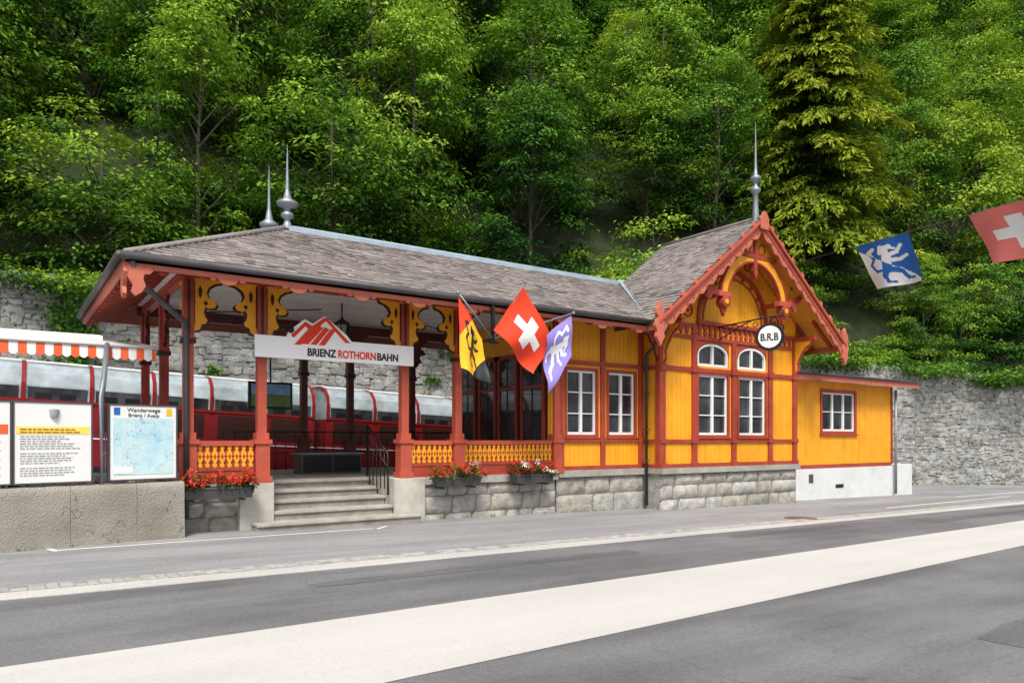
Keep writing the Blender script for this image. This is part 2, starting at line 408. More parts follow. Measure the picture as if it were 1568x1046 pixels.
while x<100:
    d=3.4; row=0
    while d<(20 if x<0 else 38):
        xx=x+random.uniform(-1.3,1.3)+(1.8 if row%2 else 0); dd=d+random.uniform(-.9,.9)
        y=wallY(xx)+dd
        clear=all((xx-a)**2+(y-c)**2>5 for a,c,_ in conpos)
        if visible(xx,y,3) and clear:
            s=random.uniform(.75,1.25)*(1+.009*dd)
            if xx>22 and dd<6: s*=.6
            for a,c,_ in conpos:
                if abs(xx*c-y*a)/math.hypot(a,c)<2.2 and math.hypot(xx,y)<math.hypot(a,c): s*=.72
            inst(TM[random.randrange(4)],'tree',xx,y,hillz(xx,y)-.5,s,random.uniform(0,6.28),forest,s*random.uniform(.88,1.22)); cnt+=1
        d+=3.8+d*.055; row+=1
    x+=3.8
scrub=empty('hillside_undergrowth')
x=-22.0
while x<60:
    for d in (.7,1.9,3.4,5.2,8,11.5):
        xx=x+random.uniform(-.6,.6); y=wallY(xx)+d+random.uniform(-.4,.4)
        if visible(xx,y,3):
            if d<6: inst(GC[random.randrange(2)],'ground_cover',xx,y,hillz(xx,y)-.02,random.uniform(.8,1.3),random.uniform(0,6.28),scrub,tilt=.0)
            if random.random()<(.45 if d<6 else .8) and d>.8: inst(SH[random.randrange(2)],'shrub',xx+1,y+.5,hillz(xx,y)-.1,random.uniform(.6,1.2)*(1 if d<6 else 1.6),random.uniform(0,6.28),scrub)
    x+=2.2
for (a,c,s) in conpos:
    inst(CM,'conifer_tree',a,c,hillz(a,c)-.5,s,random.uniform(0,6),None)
rng=np.random.default_rng(55); parts=[]
def ivy(x,z,rx,rz,n):
    gx=x+rng.normal(size=n)*rx*.5; gzv=z+rng.normal(size=n)*rz*.5
    y=np.array([wallY(a) for a in gx])-.08-rng.random(n)*.15
    pos=np.stack([gx,y,gzv],1); nr=norm(np.array([0,-1.,.5])+rng.normal(size=(n,3))*.4); dr=np.array([0,-.2,-1.])+rng.normal(size=(n,3))*.5
    l=rng.uniform(.08,.15,n); parts.append(leaves(pos,nr,norm(dr),l,l*.8,np.clip(rng.normal(size=n)*.15+.42,0,1)))
ivy(1.5,4.4,.55,1.3,800); ivy(1.7,3.9,.4,1.0,300)
for k in range(46):
    xx=random.uniform(-8,44); ivy(xx,wallZ(xx)+.05-abs(random.gauss(0,.14)),.8,.22,110)
for k in range(14):
    xx=random.uniform(2,40); ivy(xx,random.uniform(1.2,wallZ(xx)-.5),.25,.2,50)
o=bpy.data.objects.new('ivy',leafmesh('ivy',parts,LEAF)); COL.objects.link(o)
rng=np.random.default_rng(77); parts=[]
def weed(x,y,n=14,h=.12):
    pos=np.stack([x+rng.normal(size=n)*.04,y+rng.normal(size=n)*.015,np.full(n,gz(x)+.01)],1)
    dr=np.array([0,-.25,1.])+rng.normal(size=(n,3))*.35; nr=norm(np.array([0,-1.,.1])+rng.normal(size=(n,3))*.4)
    l=rng.uniform(.4,1,n)*h; parts.append(leaves(pos,nr,norm(dr),l,l*.16,np.clip(rng.normal(size=n)*.12+.25,0,1)))
for k in range(44):
    r_=random.random()
    if r_<.12: xx=random.uniform(-1,2.2); weed(xx,10.9+.228*xx-.04,6,.06)
    elif r_<.4: xx=random.uniform(6.4,12); weed(xx,11.93,6,.07)
    elif r_<.7: xx=random.uniform(12.1,17); weed(xx,11.40,6,.07)
    else: xx=random.uniform(26,36); weed(xx,wallY(xx)-.12,16,.2)
o=bpy.data.objects.new('weeds',leafmesh('weeds',parts,LEAF)); COL.objects.link(o)

# ================================================================ STATION
random.seed(5)
ST=empty('railway_station')
EZ=3.87; RZ=5.42
r=B('main_roof',ST)
th=.10
def slab(b,top,m,m2): b.hexa([(x,y,z-th) for x,y,z in top],top,m,m2)
DK=pm('roof_underlay',(.08,.07,.065),.2,4,.9,.2)
SOF=pm('red_soffit',(.26,.06,.035),.2,4,.7,.1)
SOFY=pm('ochre_soffit',(.70,.30,.03),.15,4,.6,.1)
slab(r,[(1.37,11,EZ),(11.3,11,EZ),(13.3,14,RZ),(4.52,14,RZ)],DK,SOF)
slab(r,[(1.37,17,EZ),(1.37,11,EZ),(4.52,14,RZ)],DK,SOF)
slab(r,[(17,17,EZ),(1.37,17,EZ),(4.52,14,RZ),(17,14,RZ)],DK,SOF)
r.done()
def shingles(b,P0,E,S,Nn,Ls,af,bf,h=.135,w=.17):
    P0=Vector(P0);E=Vector(E).normalized();S=Vector(S).normalized();Nn=Vector(Nn).normalized()
    k=0
    while k*h<Ls:
        s=k*h; a=af(s); e=bf(s); x=a-random.random()*.1
        while x<e:
            ww=random.uniform(.6,1.35)*w; x0=max(x,a); x1=min(x+ww-.006,e); x+=ww
            if x1-x0<.02: continue
            lf=.022+random.random()*.016; ds=random.uniform(-.014,.014)
            q=[P0+E*x0+S*(s+ds-.01)+Nn*lf,P0+E*x1+S*(s+ds-.01)+Nn*(lf+random.uniform(-.006,.006)),P0+E*x1+S*min(s+h*1.25,Ls+.02)+Nn*.008,P0+E*x0+S*min(s+h*1.25,Ls+.02)+Nn*.008]
            q+=[P0+E*x0+S*(s+ds-.01),P0+E*x1+S*(s+ds-.01)]
            b.add(q,[(0,1,2,3),(4,5,1,0),(4,0,3),(5,2,1)],SHING,random.betavariate(1.6,1.4))
        k+=1
sb=B('roof_shingles',ST)
Lm=math.hypot(3,RZ-EZ)
shingles(sb,(1.37,11,EZ),(1,0,0),(0,3,RZ-EZ),(0,-(RZ-EZ),3),Lm,lambda s:s*3.15/Lm,lambda s:9.80+s*2.0/Lm+.12)
Lh=math.hypot(3.15,RZ-EZ)
shingles(sb,(1.37,17,EZ),(0,-1,0),(3.15,0,RZ-EZ),(-(RZ-EZ),0,3.15),Lh,lambda s:s*3/Lh,lambda s:6-s*3/Lh)
AZ=6.54; Lw=math.hypot(3.42,AZ-EZ)
shingles(sb,(11.15,10.72,EZ),(0,1,0),(3.42,0,AZ-EZ),(-(AZ-EZ),0,3.42),Lw,lambda s:0,lambda s:3.05)
shingles(sb,(17.99,10.72,EZ),(0,1,0),(-3.42,0,AZ-EZ),((AZ-EZ),0,3.42),Lw,lambda s:0,lambda s:3.05)
sb.done()
r=B('wing_roof',ST)
slab(r,[(11.15,10.7,EZ),(14.57,10.7,AZ),(14.57,13.75,AZ),(11.15,13.75,EZ)],DK,SOFY)
slab(r,[(14.57,10.7,AZ),(17.99,10.7,EZ),(17.99,13.75,EZ),(14.57,13.75,AZ)],DK,SOFY)
r.xz([(11.3,EZ-.1),(17.85,EZ-.1),(14.57,AZ-.12)],13.6,13.7,SHING)
for k in range(6):
    yy=10.95+k*.5
    r.hexa([(17.12,yy,4.36),(17.12,yy+.08,4.36),(17.9,yy+.08,3.75),(17.9,yy,3.75)],[(17.12,yy,4.44),(17.12,yy+.08,4.44),(17.9,yy+.08,3.83),(17.9,yy,3.83)],RUST)
r.done()
g=B('roof_metalwork',ST)
g.tube([(4.5,14,RZ+.03),(13.2,14,RZ+.03)],.055,RIDGE,8)
g.box(4.5,13.2,13.83,13.9,RZ-.07,RZ+.02,RIDGE)
g.tube([(1.37,11,EZ+.03),(4.52,14,RZ+.04)],.045,SHING,8)
g.tube([(1.37,17,EZ+.03),(4.52,14,RZ+.04)],.045,SHING,8)
g.tube([(14.57,10.72,AZ+.03),(14.57,13.75,AZ+.03)],.05,SHING,8)
g.hexa([(11.2,11.0,EZ+.02),(11.32,10.98,EZ+.02),(13.32,14,RZ+.06),(13.12,14,RZ+.06)],[(11.2,11.0,EZ+.05),(11.32,10.98,EZ+.07),(13.32,14,RZ+.12),(13.12,14,RZ+.09)],RIDGE)
g.tube([(1.30,10.94,EZ-.02),(11.2,10.94,EZ-.02)],.055,GUT,10)
g.tube([(1.30,10.94,EZ-.02),(1.30,17.0,EZ-.02)],.055,GUT,10)
g.tube([(18.02,10.75,EZ-.05),(18.02,13.7,EZ-.05)],.05,GUT,8)
g.tube([(1.45,10.98,EZ-.08),(1.55,11.1,3.55),(2.28,11.86,3.15),(2.30,11.86,3.0),(2.30,11.86,.2)],.042,GUT,8)
g.tube([(11.75,10.98,EZ-.08),(11.9,11.3,3.6),(11.96,11.82,3.3),(11.96,11.82,-.1)],.04,GUT,8)
for z in (.9,1.6,2.4,3.0): g.box(11.91,12.01,11.77,11.9,z,z+.03,GUT)
g.tube([(22.75,11.80,2.9),(22.75,11.80,-.3)],.04,ZINC,8)
g.lathe((4.52,14,5.40),[(0,.16),(.1,.08),(.2,.05),(.25,.12),(.31,.12),(.36,.05),(.42,.07),(.47,.19),(.53,.20),(.6,.08),(.8,.035),(1.65,.004)],ZINC)
g.lathe((4.5,15.1,5.0),[(0,.08),(.6,.07),(.70,.17),(.78,.19),(.86,.08),(1.1,.035),(1.97,.004)],ZINC)
g.lathe((14.57,10.85,6.45),[(0,.09),(.5,.06),(.70,.06),(.76,.12),(.82,.12),(.88,.05),(.98,.05),(1.03,.13),(1.09,.13),(1.15,.05),(1.3,.035),(2.4,.004)],ZINC)
g.done()
f=B('eave_fascia',ST,.006)
f.box(1.36,11.25,11.0,11.06,3.70,3.84,TERR)
f.box(1.36,1.42,11.06,17,3.70,3.84,TERR)
def lobe(cx,cz,rx,rz,y0,y1,m):
    pts=[(cx-rx*math.cos(q),cz-rz*math.sin(q)) for q in np.linspace(0,math.pi,11)]
    f.xz(pts,y0,y1,m)
for i in range(9):
    cx=2.7+i*1.03
    lobe(cx,3.702,.14,.09,11.01,11.05,TERR); lobe(cx-.2,3.702,.05,.04,11.01,11.05,TERR); lobe(cx+.2,3.702,.05,.04,11.01,11.05,TERR)
orn=[(0,0),(.34,0),(.40,-.06),(.34,-.12),(.26,-.12),(.24,-.2),(.28,-.3),(.22,-.40),(.12,-.46),(.05,-.40),(.08,-.3),(.02,-.22),(-.03,-.12)]
f.xz([(1.40+a*.8,3.74+c*.9) for a,c in orn],10.985,11.045,TERR)
f.yz([(11.0+a,3.76+c) for a,c in orn],1.345,1.40,TERR)
SL=(RZ-EZ)/3; SLh=(RZ-EZ)/3.15
y=11.35
while y<16.9:
    ln_=min(1.2,(y-11)*.9,max(.1,17-y)*.9+.1); x1_=1.42+ln_; zb=EZ-.24; zt=zb+SLh*ln_
    f.hexa([(1.42,y,zb),(1.42,y+.09,zb),(x1_,y+.09,zt),(x1_,y,zt)],[(1.42,y,zb+.12),(1.42,y+.09,zb+.12),(x1_,y+.09,zt+.12),(x1_,y,zt+.12)],RUST); y+=.42
x=1.8
while x<11.2:
    ln_=min(1.15,(x-1.37)*.9); y1_=11.06+ln_; zb=EZ-.22; zt=zb+SL*ln_
    f.hexa([(x,11.06,zb),(x+.09,11.06,zb),(x+.09,y1_,zt),(x,y1_,zt)],[(x,11.06,zb+.10),(x+.09,11.06,zb+.10),(x+.09,y1_,zt+.10),(x,y1_,zt+.10)],RUST); x+=.52
f.hexa([(1.42,11.06,EZ-.28),(1.52,11.0,EZ-.28),(2.6,12.1,EZ+.26),(2.5,12.18,EZ+.26)],[(1.42,11.06,EZ-.12),(1.52,11.0,EZ-.12),(2.6,12.1,EZ+.42),(2.5,12.18,EZ+.42)],RUST)
f.done()
h=B('hall_timber_frame',ST,.006)
COLX=[2.35,3.45,5.99,7.11,9.48]
h.box(2.2,9.6,11.93,12.07,3.86,4.02,RUST); h.box(2.2,9.6,15.95,16.05,3.80,4.02,BROWN); h.box(2.28,2.42,12.07,15.95,3.86,4.02,RUST)
br=[(0,0),(.42,0),(.40,-.05),(.30,-.09),(.22,-.17),(.19,-.27),(.22,-.37),(.31,-.43),(.345,-.5),(.31,-.57),(.23,-.59),(.18,-.56),(.15,-.66),(.17,-.76),(.21,-.83),(.18,-.9),(.12,-.92),(.10,-1.02),(0,-1.08)]
def offs(p,d): return [(a+ (d if a>0 else 0), c-(d*.9 if c<0 else 0)) for a,c in p]
def bracket(b,x,y,z,sg,mat,mat2,sx=1,sz=.76,ax='x'):
    P1=[(x+sg*(.07+a*sx),z+c*sz) for a,c in br]; P2=[(x+sg*(.07+a*sx),z+c*sz) for a,c in offs(br,.034)]
    if ax=='x':
        b.xz(P1,y-.035,y+.035,mat); b.xz(P2,y-.02,y+.02,mat2)
        b.box(min(x+sg*.075,x+sg*.095),max(x+sg*.075,x+sg*.095),y-.039,y+.039,z-.7*sz/.76,z-.03,mat2)
        if sx==1:
            cx=x+sg*.17; b.xz([(cx,z-.10),(cx+.03,z-.17),(cx+.022,z-.26),(cx,z-.31),(cx-.022,z-.26),(cx-.03,z-.17)],y-.039,y-.0355,mat2)
            cx=x+sg*.25; b.xz([(cx,z-.33),(cx+.035,z-.37),(cx,z-.42),(cx-.035,z-.37)],y-.039,y-.0355,mat2)
    else:
        b.yz(P1,y-.035,y+.035,mat); b.yz(P2,y-.02,y+.02,mat2)
def column(b,x,y,z0,z1,main,up,cap):
    b.box(x-.14,x+.14,y-.14,y+.14,z0,z0+.10,main); b.box(x-.11,x+.11,y-.11,y+.11,z0+.10,z0+.62,main)
    b.box(x-.14,x+.14,y-.14,y+.14,z0+.62,z0+.69,main); b.box(x-.10,x+.10,y-.10,y+.10,z0+.69,z0+.80,main)
    b.box(x-.07,x+.07,y-.07,y+.07,z0+.80,z1-1.0,main)
    b.box(x-.10,x+.10,y-.10,y+.10,z1-1.0,z1-.93,cap); b.box(x-.085,x+.085,y-.085,y+.085,z1-.93,z1-.88,main)
    b.box(x-.075,x+.075,y-.075,y+.075,z1-.88,z1,up)
    b.box(x-.02,x+.02,y-.081,y-.076,z1-.86,z1-.03,DARKW)
for i,x in enumerate(COLX):
    column(h,x,12,.70,3.86,SALM,RUST,DARKW)
    if i>0: bracket(h,x,12,3.86,-1,YEL,DARKW)
    if i<4: bracket(h,x,12,3.86,1,YEL,DARKW)
for y in (14,16):
    column(h,2.35,y,.70,3.86,RUST,RUST,DARKW)
    bracket(h,y,2.35,3.86,-1,RUST,DARKW,.8,ax='y')
    if y<16: bracket(h,y,2.35,3.86,1,RUST,DARKW,.8,ax='y')
bracket(h,12,2.35,3.86,1,YEL,DARKW,ax='y')
for x in (5.53,6.62,8.2):
    column(h,x,16,.70,3.80,BROWN,BROWN,DARKW); bracket(h,x,16,3.80,-1,BROWN,DARKW,.8,.6); bracket(h,x,16,3.80,1,BROWN,DARKW,.8,.6)
h.tube([(2.4,14,3.6),(5.2,14,3.95)],.012,BLACK,5); h.tube([(9.4,14,3.6),(6.6,14,3.95)],.012,BLACK,5); h.tube([(2.4,14,3.6),(9.4,14,3.6)],.010,BLACK,5)
h.done()
c=B('hall_ceiling',ST)
y=12.08
while y<15.95: c.box(2.2,9.5,y,y+.120,4.0,4.02,CEIL); y+=.13
c.box(2.2,9.5,12,16,4.03,4.05,DARKW); c.done()
def railing(b,x0,x1,y):
    b.box(x0,x1,y-.05,y+.05,1.29,1.37,SALM); b.box(x0,x1,y-.045,y+.045,.90,.96,RUST); b.box(x0,x1,y-.03,y+.03,.70,.90,RUST)
    b.box(x0,x1,y+.0,y+.02,.96,1.29,RUST)
    n=max(3,round((x1-x0)/.105)); w=(x1-x0)/n
    for i in range(n):
        cx=x0+w*(i+.5); q=w*.5
        prof=[(.55,0),(.75,.10),(.35,.2),(.85,.33),(.98,.42),(.6,.5),(.98,.58),(.85,.67),(.35,.8),(.75,.9),(.55,1)]
        pts=[(cx-q*a*.85,.96+.33*c_) for a,c_ in prof]+[(cx+q*a*.85,.96+.33*c_) for a,c_ in reversed(prof)]
        b.xz(pts,y-.028,y-.003,YEL); b.xz([(cx,1.08),(cx+.022,1.125),(cx,1.17),(cx-.022,1.125)],y-.032,y-.0285,RUST)
rl=B('railings',ST,.004)
railing(rl,2.46,3.33,11.98); railing(rl,6.11,6.99,11.98); railing(rl,7.23,9.36,11.98)
rl.done()
def wallx(b,x0,x1,z0,z1,y0,y1,ops,m,boards=0):
    xb=sorted({x0,x1,*[o[0] for o in ops],*[o[1] for o in ops]}); 
    for i in range(len(xb)-1):
        a,e=xb[i],xb[i+1]; mx=(a+e)/2
        cuts=sorted([(o[2],o[3]) for o in ops if o[0]<=mx<=o[1]]); z=z0; segs=[]
        for (p,q) in cuts:
            if p>z: segs.append((z,p))
            z=q
        if z<z1: segs.append((z,z1))
        for (p,q) in segs:
            b.box(a,e,y0+.012,y1,p,q,m)
            n=max(1,round((e-a)/.13)); w=(e-a)/n
            for k in range(n): b.box(a+k*w+.003,a+(k+1)*w-.003,y0,y0+.013,p,q,m)
def window(b,x0,x1,z0,z1,y,rows=(.62,),fr=RUST,cols=2,sill=True,fw=.06,sticker=False):
    b.box(x0-fw,x0,y-.03,y+.08,z0-fw,z1+fw,fr); b.box(x1,x1+fw,y-.03,y+.08,z0-fw,z1+fw,fr)
    b.box(x0,x1,y-.03,y+.08,z1,z1+fw,fr); b.box(x0,x1,y-.03,y+.08,z0-fw,z0,fr)
    if sill: b.box(x0-fw-.03,x1+fw+.03,y-.07,y+.02,z0-fw-.03,z0-fw+.005,fr)
    b.box(x0,x1,y+.065,y+.07,z0,z1,GLASS)
    s=.045
    b.box(x0,x0+s,y+.02,y+.062,z0,z1,WHITE); b.box(x1-s,x1,y+.02,y+.062,z0,z1,WHITE)
    b.box(x0+s,x1-s,y+.02,y+.062,z0,z0+s+.01,WHITE); b.box(x0+s,x1-s,y+.02,y+.062,z1-s,z1,WHITE)
    for k in range(1,cols):
        cx=x0+(x1-x0)*k/cols; b.box(cx-.035,cx+.035,y+.012,y+.06,z0+s,z1-s,WHITE)
    for rr in rows:
        cz=z0+(z1-z0)*rr; b.box(x0+s,x1-s,y+.025,y+.058,cz-.012,cz+.012,WHITE)
e=B('station_walls',ST); w=B('windows',ST,.004); t=B('wall_trim',ST,.006)
ops=[(9.74,10.65,1.45,2.90),(10.92,11.80,1.45,2.90)]
wallx(e,9.40,12.04,.75,3.9,12.0,12.15,ops,YEL)
for o_ in ops: window(w,o_[0]+.05,o_[1]-.05,o_[2]+.04,o_[3]-.04,12.0,(.33,.66))
for x in (9.62,10.785,11.93): t.box(x-.06,x+.06,11.95,12.02,.78,3.86,RUST)
for z in (.74,1.33,2.98): t.box(9.56,12.0,11.945,12.02,z,z+.085,RUST)
e.box(9.5,9.6,12.15,16,.7,3.9,DARKW); e.box(9.6,17.1,15.9,16,.7,3.9,YEL)
for (a,c_) in ((12.35,13.2),(13.35,14.1),(14.2,14.95),(15.1,15.8)):
    w.box(9.44,9.5,a,a+.07,.7,3.3,RUST); w.box(9.44,9.5,c_-.07,c_,.7,3.3,RUST); w.box(9.44,9.5,a,c_,3.2,3.3,RUST)
    w.box(9.46,9.49,a+.07,c_-.07,1.3,3.2,GLASS); w.box(9.45,9.5,a+.07,c_-.07,.7,1.3,DARKW); w.box(9.44,9.5,a+.07,c_-.07,2.5,2.56,RUST); w.box(9.45,9.5,(a+c_)/2-.02,(a+c_)/2+.02,1.3,3.2,BLACK)
e.box(9.42,9.5,12.1,15.9,3.3,4.0,YEL)
X0,X1=12.04,17.1; XC=14.57; Y=11.5
ops=[(13.27,14.41,1.45,2.95),(14.73,15.87,1.45,2.95),(13.27,14.41,3.10,3.66),(14.73,15.87,3.10,3.66)]
wallx(e,X0,X1,.75,3.9,Y,Y+.15,ops,YEL)
e.box(X0,X0+.12,Y+.15,12.1,.75,3.9,YEL); e.box(X1-.12,X1,Y+.15,15.9,.75,3.9,YEL)
x=X0
while x<X1-.01:
    w_=.13; cx=x+.065; zt=AZ-.12-(abs(cx-XC)+.065)*.781
    e.box(x+.003,x+w_-.003,Y+.001,Y+.03,3.9,max(3.92,zt),YEL); x+=w_
e.xz([(X0,3.9),(X1,3.9),(X1,AZ-.14-2.53*.781),(XC,AZ-.14),(X0,AZ-.14-2.53*.781)],Y+.031,Y+.1,YEL)
for o_ in ops[:2]: window(w,o_[0]+.05,o_[1]-.05,o_[2]+.04,o_[3]-.05,Y,(.33,.66))
for o_ in ops[2:]:
    a,c_=o_[0]+.03,o_[1]-.03; w.box(a,c_,Y+.065,Y+.07,3.10,3.66,GLASS)
    n=12; out=[];inn=[];
    for k in range(n+1):
        q=math.pi*k/n; mx=(a+c_)/2; out.append((mx-(c_-a)/2*math.cos(q),3.38+.26*math.sin(q))); inn.append((mx-((c_-a)/2-.05)*math.cos(q),3.38+.21*math.sin(q)))
    for k in range(n): w.xz([out[k],out[k+1],inn[k+1],inn[k]],Y+.0,Y+.06,WHITE)
    w.box(a,a+.05,Y,Y+.06,3.1,3.38,WHITE); w.box(c_-.05,c_,Y,Y+.06,3.1,3.38,WHITE); w.box(a+.05,c_-.05,Y,Y+.06,3.1,3.16,WHITE); w.box((a+c_)/2-.03,(a+c_)/2+.03,Y,Y+.06,3.16,3.6,WHITE)
    for sgn,xx in ((1,a-.03),(-1,c_+.03)):
        pts=[(xx,3.70),(xx,3.38)]+[(xx+sgn*((c_-a)/2-(c_-a)/2*math.cos(q)+.03),3.38+.27*math.sin(q)) for q in np.linspace(0,math.pi/2,7)]+[((a+c_)/2,3.70)]
        w.xz(pts,Y-.012,Y+.03,RUST)
for x in (X0+.07,13.16,XC,16.0,X1-.07):
    t.box(x-.075,x+.075,Y-.06,Y+.02,.80,4.05 if x!=XC else 3.7,RUST)
    t.box(x-.10,x+.10,Y-.085,Y+.02,1.30,1.40,RUST); t.box(x-.10,x+.10,Y-.085,Y+.02,2.93,3.08,RUST); t.box(x-.10,x+.10,Y-.085,Y+.02,.74,.86,RUST)
for z,hh in ((.745,.09),(1.31,.08),(2.95,.10),(3.70,.09)): t.box(X0+.145,X1-.145,Y-.045,Y+.02,z,z+hh,RUST)
t.box(X0-.04,X0,Y+.02,12.0,.75,.83,RUST); t.box(X0-.04,X0,Y+.02,12.0,1.31,1.39,RUST); t.box(X0-.04,X0,Y+.02,12.0,2.95,3.05,RUST); t.box(X0-.05,X0+.0,Y-.06,Y+.08,.75,3.9,RUST)
for k in range(14):
    cx=13.35+k*.188; t.xz([(cx-.03,3.79),(cx+.03,3.79),(cx+.055,3.87),(cx+.02,3.92),(cx+.06,4.0),(cx+.06,4.06),(cx-.06,4.06),(cx-.06,4.0),(cx-.02,3.92),(cx-.055,3.87)],Y-.045,Y-.0,RUST)
t.box(13.24,15.92,Y-.10,Y+.02,4.06,4.15,RUST); t.box(X0,13.24,Y-.05,Y,3.98,4.06,RUST); t.box(15.92,X1,Y-.05,Y,3.98,4.06,RUST)
for k in range(4):
    for s0 in (12.22,16.12):
        cx=s0+.1+k*.2; t.xz([(cx-.07,3.98),(cx+.07,3.98),(cx+.04,3.86),(cx,3.80),(cx-.04,3.86)],Y-.04,Y-.0,RUST)
def ring(b,cx,cz,r0,r1,a0,a1,y0,y1,m,n=20):
    A=np.linspace(a0,a1,n+1)
    for k in range(n):
        p=[(cx+r0*math.cos(A[k]),cz+r0*math.sin(A[k])),(cx+r1*math.cos(A[k]),cz+r1*math.sin(A[k])),(cx+r1*math.cos(A[k+1]),cz+r1*math.sin(A[k+1])),(cx+r0*math.cos(A[k+1]),cz+r0*math.sin(A[k+1]))]
        b.xz(p,y0,y1,m)
ring(t,XC,4.15,1.22,1.32,0.02,math.pi-.02,Y-.06,Y,RUST); ring(t,XC,4.15,1.08,1.12,0.02,math.pi-.02,Y-.03,Y,RUST)
for k in range(9):     # small carved drops between the two arch mouldings
    a_=.35+k*(math.pi-.7)/8; t.tube([(XC+1.17*math.cos(a_),Y-.05,4.15+1.17*math.sin(a_)),(XC+1.17*math.cos(a_),Y,4.15+1.17*math.sin(a_))],.035,RUST,8)
t.box(XC-.05,XC+.05,Y-.07,Y,5.47,6.2,RUST)
for sg in (-1,1):      # scroll work left and right of the arch on the gable wall
    cx=XC+sg*1.62; ring(t,cx,4.36,.13,.165,0,2*math.pi,Y-.04,Y,RUST,16); ring(t,cx+sg*.30,4.26,.07,.10,0,2*math.pi,Y-.04,Y,RUST,12); t.tube([(cx,Y-.05,4.36),(cx,Y,4.36)],.04,RUST,8)
    ring(t,XC+sg*.55,5.62,.09,.12,0,2*math.pi,Y-.04,Y,RUST,12)
tr=B('gable_truss',ST,.006); yb=10.86
ring(tr,XC,4.55,1.02,1.20,.12,math.pi-.12,yb,yb+.08,YEL,24); ring(tr,XC,4.55,1.20,1.245,.10,math.pi-.10,yb-.015,yb+.095,RUST,24); ring(tr,XC,4.55,.975,1.02,.12,math.pi-.12,yb-.015,yb+.095,RUST,24)
tr.xz([(XC-.75,5.72),(XC+.75,5.72),(XC+.08,6.25),(XC-.08,6.25)],yb+.02,yb+.06,YEL)
tr.box(XC-.055,XC+.055,yb-.03,yb+.11,5.35,6.3,RUST); tr.xz([(XC-.09,5.35),(XC+.09,5.35),(XC+.05,5.25),(XC,5.15),(XC-.05,5.25)],yb-.03,yb+.11,RUST)
tr.box(XC-.8,XC+.8,yb-.02,yb+.1,5.64,5.72,RUST)
for sg in (-1,1):
    ring(tr,XC+sg*.27,5.88,.10,.135,0,2*math.pi,yb,yb+.075,RUST,14)
    # curled strut from arch foot out to bargeboard
    cx=XC+sg*1.11
    tr.xz([(cx+sg*.10,4.74),(cx+sg*.42,4.86),(cx+sg*.72,4.98),(cx+sg*.78,4.90),(cx+sg*.55,4.72),(cx+sg*.60,4.60),(cx+sg*.52,4.52),(cx+sg*.42,4.56),(cx+sg*.36,4.66),(cx+sg*.2,4.64)],yb+.01,yb+.06,RUST)
    tr.box(cx-.22,cx+.22,yb-.04,yb+.12,4.62,4.74,SALM); tr.tube([(cx,yb-.07,4.50),(cx,yb+.14,4.50)],.13,RUST,16); tr.tube([(cx,yb-.085,4.50),(cx,yb-.07,4.50)],.06,YEL,12)
    tr.box(cx-.055,cx+.055,yb+.1,Y,4.64,4.74,RUST)
    tr.xz([(cx-.1,4.38),(cx+.1,4.38),(cx,4.18)],yb,yb+.08,RUST)
    xw=X0+.07 if sg<0 else X1-.07
    tr.box(xw-.06,xw+.06,yb,Y,3.92,4.03,RUST)
    tr.yz([(Y-.06,3.92),(yb+.1,3.92),(yb+.16,3.84),(yb+.30,3.76),(yb+.40,3.62),(Y-.17,3.5),(Y-.10,3.35),(Y-.12,3.2),(Y-.06,3.1)],xw-.035,xw+.035,YEL)
    tr.yz([(Y-.06,3.95),(yb+.06,3.95),(yb+.12,3.80),(yb+.27,3.72),(yb+.37,3.58),(Y-.2,3.47),(Y-.14,3.33),(Y-.15,3.17),(Y-.06,3.02)],xw-.02,xw+.02,RUST)
    xs_=xw+sg*.07
    tr.xz([(xs_,3.92),(xs_+sg*.62,3.86),(xs_+sg*.5,3.74),(xs_+sg*.34,3.70),(xs_+sg*.25,3.55),(xs_+sg*.14,3.46),(xs_+sg*.12,3.3),(xs_,3.15)],Y-.02,Y+.04,YEL if sg>0 else RUST)
    tr.xz([(xs_,3.95),(xs_+sg*.68,3.89),(xs_+sg*.54,3.71),(xs_+sg*.37,3.67),(xs_+sg*.28,3.52),(xs_+sg*.17,3.43),(xs_+sg*.15,3.27),(xs_,3.07)],Y-.005,Y+.025,DARKW)
tr.done()
bb=B('bargeboards',ST,.006)
